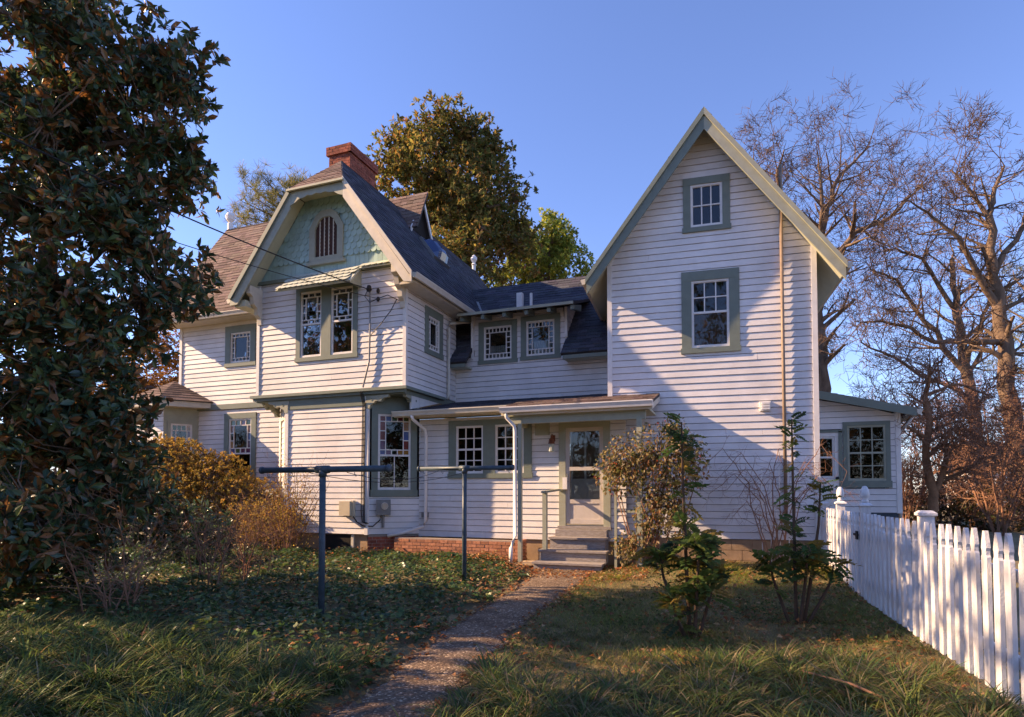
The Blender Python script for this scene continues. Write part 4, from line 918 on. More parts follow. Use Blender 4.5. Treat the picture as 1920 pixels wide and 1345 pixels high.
def scatter(name, tpl, pos, dirs, nrm, size, cols, m, parent=None, wscale=None):
    tv, tf = tpl; pos = np.asarray(pos); n = len(pos)
    y = norm(np.asarray(dirs)); x = norm(np.cross(y, np.asarray(nrm))); z = np.cross(x, y)
    s = np.asarray(size).reshape(n, 1, 1); xs = s if wscale is None else s * np.asarray(wscale).reshape(n, 1, 1)
    V = pos[:, None, :] + tv[None, :, 0:1] * x[:, None, :] * xs + tv[None, :, 1:2] * y[:, None, :] * s + tv[None, :, 2:3] * z[:, None, :] * s
    F = (tf[None] + (np.arange(n) * len(tv))[:, None, None]).reshape(-1)
    C = np.repeat(np.asarray(cols), len(tv), axis=0)
    me = mesh_np(name, V.reshape(-1, 3), F, m, C, fsize=3)
    return link(bpy.data.objects.new(name, me), parent)
def pick(pal, n, jit=.25):
    pal = np.array(pal); c = pal[rng.integers(0, len(pal), n)]
    return np.clip(c * (1 + rng.uniform(-jit, jit, (n, 1))) * (1 + rng.uniform(-.08, .08, (n, 3))), 0, 1)
def rand_dir(n): return norm(rng.normal(size=(n, 3)))
def in_ell(ells, n, shell=.45):
    """points in a union of ellipsoids (centre, radii), mostly near the skin, weighted by size"""
    wts = np.array([r[0] * r[1] * r[2] for c, r in ells]) ** .67; wts /= wts.sum(); idx = rng.choice(len(ells), n, p=wts)
    C = np.array([c for c, r in ells])[idx]; Rr = np.array([r for c, r in ells])[idx]
    d = rand_dir(n); rad = 1 - shell * rng.random((n, 1)) ** 1.4
    return C + d * Rr * rad, d
def limb(b, p, q, r0, r1, wig=.12, n=6, seg=6):
    p, q = Vector(p), Vector(q); L = (q - p).length; pts = []
    o1, o2 = Vector(rand_dir(1)[0]) * wig * L, Vector(rand_dir(1)[0]) * wig * L * .5
    for i in range(seg + 1):
        t = i / seg; pts.append(p.lerp(q, t) + o1 * math.sin(math.pi * t) * .6 + o2 * math.sin(2 * math.pi * t) * .5)
    b.tube(pts, [r0 + (r1 - r0) * i / seg for i in range(seg + 1)], n, False); return pts
def ell_px(lst, dep):
    """(x, y, rx, ry, distance) -> ellipsoids of real size"""
    return [(tuple(at(x, y, z)), (rx * z / FPX, dep if len(e) < 1 else e[0], ry * z / FPX)) for (x, y, rx, ry, z, *e) in [(*q, dep) if len(q) == 5 else q for q in lst]]

def evergreen(name, label, base, ells, n_ros, per, size, pal, m, trunk_r, top, limbs=26, lone=0, tpl=None, pal2=None, up=.5, group=None, cat='tree', back=.3, clear=None, clus=0, cr=.6):
    t = thing(name, label, cat, base, group); bx = Vector(base); tp = Vector(top)
    b = MB(); tr = limb(b, bx - Vector((0, 0, .2)), tp, trunk_r, trunk_r * .2, .03, 9, 10); b.build('trunk', M['bark'], t, True)
    if clus:
        Cc, Dc = in_ell(ells, clus, .55); tall = rng.uniform(.8, 1.5, clus); wide = cr * rng.uniform(.55, 1.25, clus)
        ells2 = [(tuple(c), (w_, w_, w_ * t_)) for c, w_, t_ in zip(Cc, wide, tall)]; P, D = in_ell(ells2, n_ros, .7)
    else: P, D = in_ell(ells, n_ros)
    if clear is not None:
        k = np.array([not clear(p) for p in P]); P, D = P[k], D[k]; n_ros = len(P)
    b = MB(); nodes = []
    for i in range(limbs):
        k = rng.integers(0, n_ros); q = Vector(P[k]); zt_ = max(bx.z + .4, min(tp.z, q.z - (q.xy - bx.xy).length * .45)); j = min(range(len(tr)), key=lambda a: abs(tr[a].z - zt_))
        nodes += limb(b, tr[j], bx.lerp(tp, .0) * 0 + q * .92 + tr[j] * .08, trunk_r * .38, .018, .10, 5, 7)[2:]
    nd = np.array([tuple(v) for v in nodes] + [tuple(v) for v in tr])
    for i in range(0, n_ros, 2):
        k = np.argmin(((nd - P[i]) ** 2).sum(1)); q0 = nd[k]
        if np.linalg.norm(q0 - P[i]) < 1.0: b.tube([q0, (q0 + P[i]) / 2 + rng.normal(size=3) * .04 + (0, 0, -.03), P[i]], [.014, .009, .005], 3, False)
    b.build('branches', M['bark'], t)
    N = n_ros * per; ax = norm(D * .8 + rng.normal(size=(n_ros, 3)) * .5 + np.array([0, 0, up])); axr = np.repeat(ax, per, 0)
    sp = norm(axr * rng.uniform(.1, .9, (N, 1)) + rand_dir(N) * .9); pos = np.repeat(P, per, 0) + axr * rng.uniform(-.10, .05, (N, 1)) * size * 3
    cl = pick(pal, N); under = rng.random(N) < back
    if pal2: cl[under] = pick(pal2, int(under.sum()))
    cl *= np.repeat(rng.uniform(.7, 1.25, (n_ros, 1)), per, 0)
    nr = norm(axr + rand_dir(N) * .6); sz = size * rng.uniform(.45, 1.2, N)
    if lone:
        dist = np.linalg.norm(pos - np.array(cam.location), axis=1); order = np.argsort(dist); vis = []
        for i in order:
            d = Vector(pos[i]) - cam.location; f = d.x * CX[0] + d.y * CX[1]; u = (d.x * CY[0] + d.y * CY[1]) / max(f, .01) * FPX + 960; v = HOR - d.z / max(f, .01) * FPX
            if f > 0 and 0 < u < 1920 and 0 < v < 1345: vis.append(i)
            if len(vis) >= lone * 3: break
        vis = np.array(vis[::3][:lone]); tv, tf = tpl or leaf_t(1, .4)
        varis = []
        for c in (pal + (pal2 or []))[:6]: varis.append(mesh_np('leaf', tv, tf.ravel(), m, np.tile(np.array(c), (len(tv), 1)), fsize=3))
        for i in vis:
            y_ = Vector(sp[i]).normalized(); x_ = y_.cross(Vector(nr[i])).normalized(); z_ = x_.cross(y_)
            o = bpy.data.objects.new('leaf', random.choice(varis)); mm = Matrix((x_, y_, z_)).transposed().to_4x4()
            o.matrix_local = Matrix.Translation(Vector(pos[i])) @ mm @ Matrix.Scale(float(sz[i]), 4); link(o, t)
        keep = np.ones(N, bool); keep[vis] = False; pos, sp, nr, sz, cl = pos[keep], sp[keep], nr[keep], sz[keep], cl[keep]
    o = scatter('crown', tpl or leaf_t(1, .4), pos, sp, nr, sz, cl, m, t); o['kind'] = 'stuff'
    return t

def bare_tree(name, label, limbs_px, twig_n, m='bark', tm='twig', levels=4, r0=.3, spread=.55, ratio=.72, lab=None, cat='tree', group=None, minlen=.35, kids=(3, 5), up=.25, seedv=1, minr=.009, thin=.78):
    """limbs_px: list of polylines of (point, radius); every polyline sprouts branches"""
    rn = random.Random(seedv); base = limbs_px[0][0][0]; t = thing(name, label, cat, (base[0], base[1], base[2]), group)
    b = MB(); tw = MB(); cnt = [0]; lim = [0]; sprouts = []
    def grow(p, d, L, r, lev):
        if cnt[0] > lim[0] or lev < 0 or L < minlen * .4: return
        cnt[0] += 1; pts = [p]; q = p.copy(); dd = d.copy(); sg = 4 if lev > 1 else 3
        for i in range(sg):
            dd = (dd + Vector((rn.gauss(0, .12), rn.gauss(0, .12), rn.gauss(0, .10) + up * .16))).normalized(); q = q + dd * (L / sg); pts.append(q.copy())
        rad = [r * (1 - .6 * i / sg) for i in range(sg + 1)]
        (b if r > .03 else tw).tube(pts, rad, 5 if r > .03 else 3, False)
        for k in range(rn.randint(*kids)):
            i = rn.randint(1, sg); nd = (pts[i] - pts[i - 1]).normalized(); o = Vector((rn.gauss(0, 1), rn.gauss(0, 1), rn.gauss(0, 1))); o = (o - nd * o.dot(nd)).normalized()
            grow(pts[i], (nd * (1 - spread * rn.uniform(.4, 1)) + o * spread * rn.uniform(.7, 1.3)).normalized(), L * ratio * rn.uniform(.7, 1.15), max(rad[i] * .62, minr), lev - 1)
    for li, pl in enumerate(limbs_px):
        pts = [Vector(p) for p, r in pl]; rad = [r * thin for p, r in pl]; P2, R2 = [], []
        for i in range(len(pts) - 1):
            for k in range(4):
                s_ = k / 4; P2.append(pts[i].lerp(pts[i + 1], s_) + Vector((rn.gauss(0, 1), rn.gauss(0, 1), rn.gauss(0, 1))) * .02 * (pts[i + 1] - pts[i]).length * (1 if k else 0)); R2.append(rad[i] + (rad[i + 1] - rad[i]) * s_)
        P2.append(pts[-1]); R2.append(rad[-1]); b.tube(P2, R2, 9, False)
        for i in range(2 if li else len(P2) // 2, len(P2)):
            for k in range(2 if i < len(P2) - 1 else 3):
                nd = (P2[i] - P2[i - 1]).normalized(); o = Vector((rn.gauss(0, 1), rn.gauss(0, 1), rn.gauss(0, .8))); o = (o - nd * o.dot(nd)).normalized()
                if rn.random() < .85: sprouts.append((P2[i], (nd * .55 + o * .8).normalized(), (2.6 if lab is None else lab) * rn.uniform(.55, 1.1), max(R2[i] * .5, .02) if R2[i] > .03 else R2[i] * .6))
    for k, (p, d, L, r) in enumerate(sprouts): lim[0] = twig_n * (k + 1) / len(sprouts); cnt[0] = int(twig_n * k / len(sprouts)); grow(p, d, L, r, levels)
    b.build('trunk', M[m], t, True); o = tw.build('twigs', M[tm], t); o['kind'] = 'stuff'
    return t
# ------------------------------------------------------------------ the big magnolia on the left
MAG = [(.065, .115, .042), (.048, .09, .05), (.095, .13, .042), (.055, .105, .06)]
MAGB = [(.27, .12, .04), (.18, .08, .03), (.33, .17, .06)]
E1 = ell_px([(60, 110, 170, 150, 9.5, 2.2), (190, 110, 90, 90, 9.3, 1.4), (265, 100, 55, 55, 9.3, .8), (318, 85, 28, 26, 9.3, .5), (362, 88, 18, 26, 9.3, .3), (380, 285, 18, 20, 9.4, .3), (372, 575, 22, 16, 9.6, .3), (345, 480, 24, 18, 9.5, .3), (250, 20, 50, 40, 9.2, .8), (170, 290, 130, 110, 9.5, 2.2), (270, 240, 55, 50, 9.4, .8), (318, 285, 34, 36, 9.4, .5), (265, 340, 55, 45, 9.4, .8),
             (90, 470, 150, 110, 9.4, 2.2), (240, 440, 75, 60, 9.4, 1.2), (265, 540, 60, 55, 9.6, .8), (312, 575, 34, 32, 9.6, .5), (120, 620, 140, 90, 9.2, 2.0), (70, 560, 110, 70, 8.4, .8), (90, 680, 120, 60, 8.2, .8), (200, 625, 45, 40, 9.2, .7), (100, 770, 150, 100, 8.6, 1.6), (175, 770, 50, 60, 9.0, .8),
             (90, 900, 170, 90, 8.0, 1.3), (195, 890, 65, 65, 8.8, .8), (30, 990, 120, 60, 7.6, .9), (20, 1040, 110, 40, 8.6, .8), (130, 1030, 90, 35, 9.6, .8), (-60, 1000, 90, 90, 8.6, 1.0), (255, 960, 70, 50, 9.8, .8), (160, 985, 110, 50, 8.4, .8), (-120, 300, 120, 200, 10, 1.8), (40, -130, 180, 110, 9.8, 1.6), (-120, 750, 120, 220, 9.0, 1.6)], 2.0)
mb_ = at(60, 1010, 9.5)
evergreen('magnolia_tree', 'huge dark glossy magnolia filling the left edge, brown leaf undersides showing', (mb_.x, mb_.y, g(mb_.x, mb_.y)), E1, 7000, 9, .18, MAG, M['gloss'], .22, (mb_.x, mb_.y, 11.8), 46, 300, leaf_t(1, .40, .05, .10, True), MAGB, .35, back=.32, clus=460, cr=.42)
# unseen tree added out of frame to keep the foreground in shade
E2 = [((-10.5, .8, 6.0), (3.0, 2.8, 4.4)), ((-9.5, 2.6, 3.4), (2.0, 1.7, 2.6)), ((-12.5, 3.0, 7.5), (2.6, 2.4, 3.5)), ((-10.0, -1.5, 3.0), (2.4, 1.7, 2.5))]
evergreen('magnolia_tree', 'unseen dark evergreen added left of the frame to shade the foreground', (-10.5, .6, 0), E2, 1000, 8, .24, MAG, M['gloss'], .2, (-10.4, .7, 10), 20, 0, leaf_t(1, .42), MAGB, .35)
for k, (x, y, h, lab) in enumerate(((-25, -9, 21, 'unseen tall evergreen added for the window reflections, first from the left'), (-13, -18, 21, 'unseen tall evergreen added for the window reflections, second from the left'), (1, -21, 22, 'unseen tall evergreen added for the window reflections, third from the left'), (11, -15, 18, 'unseen tall evergreen added for the window reflections, fourth from the left'))):  # evergreens added out of view for the windows to reflect
    EN = [((x, y, h * .35), (5.0, 3.4, h * .3)), ((x + 1, y, h * .7), (3.8, 2.8, h * .28)), ((x - 4.5, y + 1, h * .35), (3.6, 2.6, h * .3)), ((x + 5, y, h * .4), (3.4, 2.6, h * .3))]
    evergreen('unseen_evergreen', lab, (x, y, 0), EN, 700, 8, .6, MAG + [(.10, .08, .03)], M['leaf'], .25, (x, y, h), 18, 0, leaf_t(1, .42), MAGB, .35, group='added evergreens out of view')
# dark rhododendron-like shrub in front of the yellow one
pr = at(375, 1010, 12.2)
E3 = [((pr.x, pr.y, .85), (.75, .7, .6)), ((pr.x - .9, pr.y - .2, .9), (.8, .7, .7)), ((pr.x + .45, pr.y - .3, .6), (.6, .5, .45))]
evergreen('rhododendron', 'dark glossy rhododendron in front of the yellow-leaved shrub', (pr.x, pr.y, g(pr.x, pr.y)), E3, 300, 8, .17, MAG, M['gloss'], .05, (pr.x, pr.y, 1.2), 14, 60, leaf_t(1, .3, .04, .1, True), None, .5, cat='shrub')
# yellow sunlit azalea
YEL = [(.42, .27, .055), (.48, .33, .075), (.32, .20, .05), (.40, .21, .05), (.26, .21, .06)]
E4 = ell_px([(330, 900, 90, 80, 16.2, 1.0), (400, 920, 85, 75, 16.0, 1.0), (460, 950, 80, 60, 15.6, .9), (300, 865, 55, 50, 16.5, .8), (520, 985, 60, 35, 15.0, .7)], 1)
pz = at(390, 1015, 16); evergreen('azalea', 'sunlit golden-yellow azalea bush below the stained-glass windows', (pz.x, pz.y, g(pz.x, pz.y)), E4, 4600, 12, .075, YEL, M['leaf'], .04, (pz.x, pz.y, 1.6), 40, 0, leaf_t(1, .45), None, .6, cat='shrub')

# ------------------------------------------------------------------ trees behind the house
GOLD = [(.25, .20, .05), (.21, .185, .05), (.32, .23, .065), (.14, .16, .04), (.12, .14, .035)]
E5 = ell_px([(845, 320, 125, 100, 27, 3.6), (845, 430, 115, 110, 27, 3.6), (770, 350, 65, 75, 27, 2.4), (915, 360, 62, 90, 27, 2.4), (800, 255, 60, 42, 27, 2), (900, 260, 42, 45, 27, 1.6), (860, 225, 35, 25, 27, 1.3), (740, 260, 22, 25, 26.5, .9), (955, 440, 35, 50, 27, 1.3), (860, 500, 95, 60, 26.5, 3), (725, 305, 22, 25, 26.5, .8)], 2)
bb = at(850, 900, 27)
evergreen('magnolia_tree', 'tall golden-brown magnolia rising behind the roof beside the brick chimney', (bb.x, bb.y, 0), E5, 5600, 9, .25, GOLD, M['leaf'], .35, (bb.x, bb.y, 17), 40, 0, leaf_t(1, .42), [(.28, .14, .04), (.08, .09, .025)], .6, back=.3, clus=210, cr=.85)
LIM = [(.25, .31, .05), (.34, .37, .07), (.17, .24, .045), (.42, .40, .09)]
E6 = ell_px([(990, 480, 50, 65, 33, 1.8), (1030, 480, 45, 75, 33, 1.8), (1070, 490, 38, 55, 33, 1.6), (1020, 435, 18, 25, 33, .8), (975, 430, 20, 22, 33, .8), (1050, 455, 18, 25, 33, .8), (960, 520, 40, 30, 33, 1.5), (1115, 510, 25, 25, 33, 1)], 2)
bb = at(1030, 900, 33)
evergreen('broadleaf_tree', 'lime-green tree beyond the low middle roof', (bb.x, bb.y, 0), E6, 3000, 9, .2, LIM, M['leaf'], .2, (bb.x, bb.y, 14.5), 24, 0, leaf_t(1, .5), None, .5, clus=110, cr=.6)
OR = [(.32, .15, .04), (.26, .11, .03), (.36, .20, .06), (.20, .10, .035)]
E7 = ell_px([(275, 700, 70, 60, 26, 2), (235, 760, 80, 50, 26, 2), (320, 650, 30, 40, 26, 1.2), (300, 740, 60, 40, 26, 1.5)], 2); bb = at(270, 900, 26)
evergreen('autumn_tree', 'orange autumn-leaved tree left of the far corner of the house', (bb.x, bb.y, 0), E7, 2200, 9, .14, OR, M['leaf'], .12, (bb.x, bb.y, 7), 30, 0, leaf_t(1, .5), None, .3)
# pine with tufted boughs
def pine(name, label, base, boughs, tuft, pal, nl=26, L=.42):
    t = thing(name, label, 'tree', base); b = MB(); bx = Vector(base); topz = max(q[1].z for q in boughs); tp = Vector((bx.x, bx.y, topz)); b.tube([bx, bx.lerp(tp, .5), tp], [.22, .16, .04], 8, False)
    P = []
    for p, q in boughs:
        pts = limb(b, p, q, .07, .015, .06, 5, 6)
        for i in range(1, 7):
            for k in range(tuft): P.append(np.array(pts[i]) + rng.normal(size=3) * (.34 if i < 6 else .18) + np.array([0, 0, .12]))
    b.build('trunk', M['bark'], t); P = np.array(P); n = len(P); N = n * nl; d = norm(rand_dir(N) + np.array([0, 0, .55]))
    tv = np.array([(-.018, 0, 0), (.018, 0, 0), (.012, 1, 0), (-.012, 1, 0)]); 
    o = scatter('needles', (tv, np.array([(0, 1, 2), (0, 2, 3)])), np.repeat(P, nl, 0), d, rand_dir(N), L * rng.uniform(.6, 1.1, N), pick(pal, N), M['leaf'], t); o['kind'] = 'stuff'
PIN = [(.16, .17, .05), (.22, .20, .07), (.11, .13, .04), (.27, .22, .09)]
def bo(x0, y0, x1, y1, z): return (at(545 if x0 < 1000 else x0, y0, 30), at(x1, y1, z) + Vector((0, random.uniform(-1, 1), 0)))
bb = at(545, 900, 30)
pine('pine_tree', 'loose-needled pine showing above the left roof ridge', (bb.x, bb.y, 0), [bo(540, 430, 430, 395, 30), bo(540, 420, 455, 375, 30), bo(545, 400, 470, 345, 30), bo(545, 390, 500, 330, 30), bo(545, 370, 520, 325, 30), bo(545, 440, 470, 420, 29.5), bo(545, 440, 440, 425, 30.5), bo(545, 350, 540, 330, 30), bo(545, 415, 500, 380, 29)], 7, PIN)
bb = at(1935, 900, 30)
pine('pine_tree', 'green pine at the right edge behind the bare trees', (bb.x, bb.y, 0), [bo(1935, y0, x1, y1, 30 + k) for k, (y0, x1, y1) in enumerate(((620, 1870, 610), (600, 1885, 560), (700, 1860, 690), (720, 1880, 670), (540, 1900, 510), (780, 1870, 770), (660, 1890, 620)))], 4, PIN)
# bare trees on the right
A = lambda x, y, z, r: (at(x, y, z), r)
bare_tree('bare_tree', 'large leafless oak spreading above the right gable roof', [
    [A(1548, 940, 26, .42), A(1543, 760, 26, .36), A(1540, 620, 26, .32), A(1535, 560, 26, .28)],
    [A(1535, 560, 26, .24), A(1545, 470, 26, .20), A(1560, 380, 26, .15), A(1585, 320, 26.5, .10), A(1640, 265, 27, .05)],
    [A(1540, 580, 26, .22), A(1575, 480, 25.5, .18), A(1610, 430, 25, .14), A(1680, 400, 25, .09), A(1740, 340, 25, .04)],
    [A(1535, 560, 26, .22), A(1470, 440, 26.5, .15), A(1430, 355, 27, .10), A(1405, 300, 27, .05)],
    [A(1470, 440, 26.5, .10), A(1465, 320, 26, .08), A(1480, 270, 26, .04)],
    [A(1545, 470, 26, .12), A(1550, 350, 25, .09), A(1545, 285, 25, .04)]], 8500, levels=4, lab=1.75, spread=.62, seedv=4, kids=(3, 5), minlen=.3)
bare_tree('bare_tree', 'tall leafless tree with a thick tan trunk at the right edge', [
    [A(1925, 960, 21, .42), A(1905, 800, 21, .36), A(1893, 640, 21, .30), A(1872, 520, 21, .23)],
    [A(1872, 520, 21, .20), A(1868, 400, 21, .15), A(1880, 345, 21, .09), A(1900, 300, 21, .04)],
    [A(1880, 570, 21, .16), A(1810, 440, 20.5, .10), A(1760, 400, 20.5, .06), A(1720, 370, 20, .03)],
    [A(1872, 520, 21, .14), A(1930, 420, 21, .10), A(1950, 360, 21, .05)],
    [A(1868, 400, 21, .10), A(1830, 345, 21, .07), A(1800, 310, 21, .03)],
    [A(1893, 640, 21, .15), A(1760, 640, 20, .09), A(1660, 600, 19.5, .05), A(1610, 600, 19.5, .02)]], 8500, levels=4, lab=1.25, spread=.62, seedv=9, kids=(2, 4), minlen=.3)
bare_tree('bare_tree', 'leafless tree with a straight trunk between the sunroom and the right edge', [
    [A(1850, 950, 27, .36), A(1832, 820, 27, .33), A(1818, 700, 27, .28), A(1800, 580, 27, .20), A(1795, 480, 27, .12)],
    [A(1818, 700, 27, .18), A(1740, 600, 27, .12), A(1690, 520, 27, .08), A(1640, 500, 27, .04)],
    [A(1800, 580, 27, .14), A(1740, 480, 27, .09), A(1690, 460, 27, .05), A(1650, 470, 27, .03)],
    [A(1818, 680, 27, .16), A(1850, 590, 27, .10), A(1890, 520, 27, .05)],
    [A(1825, 760, 27, .14), A(1700, 680, 26, .08), A(1620, 640, 26, .04)]], 7000, levels=4, lab=2.0, spread=.62, seedv=12, kids=(2, 4), minlen=.3)
bare_tree('dogwood_tree', 'small leafless tree with sunlit orange bark just behind the picket fence', [
    [A(1744, 985, 15, .16), A(1750, 925, 15, .14), A(1737, 860, 15, .11), A(1740, 760, 15, .09), A(1748, 690, 15, .05)],
    [A(1750, 925, 15, .11), A(1768, 890, 15, .09), A(1775, 820, 14.6, .05)],
    [A(1740, 820, 15, .06), A(1700, 800, 14.6, .04), A(1670, 810, 14.4, .02)],
    [A(1742, 740, 15, .06), A(1800, 720, 15.4, .04), A(1860, 740, 15.4, .02)],
    [A(1768, 890, 15, .04), A(1830, 870, 14.6, .025), A(1880, 850, 14.6, .015)],
    [A(1740, 790, 15, .05), A(1790, 770, 15.3, .03), A(1840, 790, 15.6, .02)]], 7500, 'obark', 'rtwig', minr=.007, levels=3, lab=.95, spread=.62, seedv=5, kids=(3, 5), minlen=.12, up=.35)
for k, (x, z, lab) in enumerate(((1870, 18, 'tangled leafless reddish shrub at the right edge above the fence'), (1700, 22, 'tangled leafless shrub right behind the sunroom corner'), (1790, 24, 'tangled leafless shrub behind the orange-barked dogwood'), (1830, 21, 'tangled leafless shrub between the dogwood and the thick-trunked tree'))):
    p = at(x, 1000, z); fan = [[(Vector((p.x, p.y, 0)), .05), (Vector((p.x + dx * .4, p.y + dy * .4, 1.7)), .035), (Vector((p.x + dx * 1.2, p.y + dy, 4.2)), .015)] for dx, dy in ((.3, .2), (-.9, .1), (1.1, -.3), (-.4, -.6), (.5, .7), (-1.3, .5), (1.5, .4))]
    bare_tree('bare_shrub', lab, fan, 4200, 'rtwig', 'rtwig', minr=.008, levels=3, lab=.9, spread=.6, seedv=20 + k, kids=(2, 4), minlen=.12, cat='shrub', group='bare shrubs behind the fence')
HED = [(.04, .055, .02), (.06, .07, .025), (.15, .075, .03), (.10, .06, .025)]
for k, (x, y, rx, ry, z, lab) in enumerate(((1760, 960, 90, 75, 23, 'dark evergreen hedge clump behind the orange-barked dogwood'), (1890, 950, 95, 70, 21, 'dark brownish hedge clump at the right edge above the fence'))):
    bb = at(x, 1000, z); evergreen('hedge', lab, (bb.x, bb.y, 0), ell_px([(x, y, rx, ry, z, 1.6), (x - 40, y + 10, rx * .6, ry * .8, z - .5, 1.2)], 1), 900, 9, .11, HED, M['leaf'], .06, (bb.x, bb.y, 1.5), 16, 0, leaf_t(1, .5), None, .5, cat='hedge', group='hedges behind the fence')
# far woods
def woods():
    b = MB(); rn = random.Random(3)
    for i in range(760):
        a_ = rn.uniform(0, 2 * math.pi); z = rn.uniform(46, 85); p = Vector((z * math.cos(a_) - 2, z * math.sin(a_) + 6, 0)); h = rn.uniform(5, 10.5)
        b.tube([p, p + Vector((rn.gauss(0, .4), 0, h * .6)), p + Vector((rn.gauss(0, .8), 0, h))], [.16, .1, .02], 4, False)
        for k in range(26):
            q = p + Vector((0, 0, h * rn.uniform(.15, .95))); d = Vector((rn.gauss(0, 1), rn.gauss(0, 1), rn.uniform(.2, 1.2))).normalized() * rn.uniform(.8, 2.6)
            b.tube([q, q + d * .6, q + d + Vector((0, 0, .3))], [.05, .035, .012], 3, False)
    o = b.build('far_woods', M['twig']); tag(o, 'distant leafless brown woods ringing the gardens along the horizon', 'woods', kind='stuff')
woods()
# far pale house
fh = at(1905, 880, 46); fhh = thing('house', 'small pale far-off house seen through twigs at the right edge', 'house', (fh.x, fh.y, 0))
fwall = part('wall', 'white', lambda b: b.box(fh.x - 3, fh.x + 3.5, fh.y, fh.y + 6, 0, 3.4), fhh)
part('roof', 'shing', lambda b: b.add([(fh.x - 3.3, fh.y - .3, 3.3), (fh.x + 3.8, fh.y - .3, 3.3), (fh.x + 3.8, fh.y + 3, 5.6), (fh.x - 3.3, fh.y + 3, 5.6), (fh.x + 3.8, fh.y + 6.3, 3.3), (fh.x - 3.3, fh.y + 6.3, 3.3)], ((0, 1, 2, 3), (3, 2, 4, 5), (0, 3, 5), (1, 4, 2)), SH_SUNLIT), fhh)
for dx in (-2, 0, 2): part('window', 'dark', lambda b: b.box(fh.x + dx - .45, fh.x + dx + .45, fh.y - .03, fh.y, 1.2, 2.6), fhh)

# ------------------------------------------------------------------ ground cover
def sample(n, x0, x1, y0, y1, ok):
    out = []
    while len(out) < n:
        X = rng.uniform(x0, x1, n); Y = rng.uniform(y0, y1, n)
        out += [(x, y) for x, y in zip(X, Y) if ok(x, y)]
    return np.array(out[:n])
def ivy_t():
    a = [(0, 0), (-.28, -.10), (-.42, .22), (-.24, .36), (-.40, .62), (-.14, .62), (0, 1.0), (.14, .62), (.40, .62), (.24, .36), (.42, .22), (.28, -.10)]
    V = [(x, y, .10 * abs(x) - .05 * y * y) for x, y in a] + [(0, .35, 0)]; n = len(a)
    return np.array(V), np.array([(n, (i + 1) % n, i) for i in range(n)])
def ivy_edge(y): c, hw = path_x(y); return c - hw - .10 - (.9 * sstep(11.2, 12.1, y))
def ivy_ok(x, y):
    return x < ivy_edge(y) + .12 * math.sin(y * 3.1) + .08 * math.sin(y * 7.7) and y < 12.32 + (.1 if x > -8 else -.15) and y > 4.0 + .5 * math.sin(x * 1.3)
def build_ivy():
    n = 62000; P = sample(n, -19, -3.0, 3.6, 12.5, ivy_ok)
    bumps = lambda x, y: .09 + .07 * math.sin(x * 2.3 + 1) * math.sin(y * 2.9) + .05 * math.sin(x * 5.1 + y * 3.3)
    pos = np.array([(x, y, g(x, y) + max(.02, bumps(x, y) + .03) * (.35 + .65 * sstep(0, .5, ivy_edge(y) - x)) * (1 - .45 * sstep(10.8, 12, y)) + rng.uniform(-.05, .035)) for x, y in P])
    d = norm(np.c_[rng.normal(size=(n, 2)), rng.uniform(-.5, .35, n)]); nr = norm(np.c_[rng.normal(size=(n, 2)) * .55, np.ones(n)])
    pal = [(.060, .125, .040), (.085, .155, .045), (.048, .10, .045), (.15, .18, .05), (.07, .11, .045)]
    cl = pick(pal, n, .35); od = rng.random(n); k = od < .03; cl[k] = pick([(.22, .16, .03), (.25, .08, .03), (.16, .10, .05)], int(k.sum()))
    o = scatter('ivy', ivy_t(), pos, d, nr, rng.uniform(.045, .085, n), cl, M['ivyleaf']); tag(o, 'dense dark green ivy bed left of the path', 'ivy', kind='stuff')
build_ivy()
def right_of_path(x, y): c, hw = path_x(y); return x > c + hw + .02
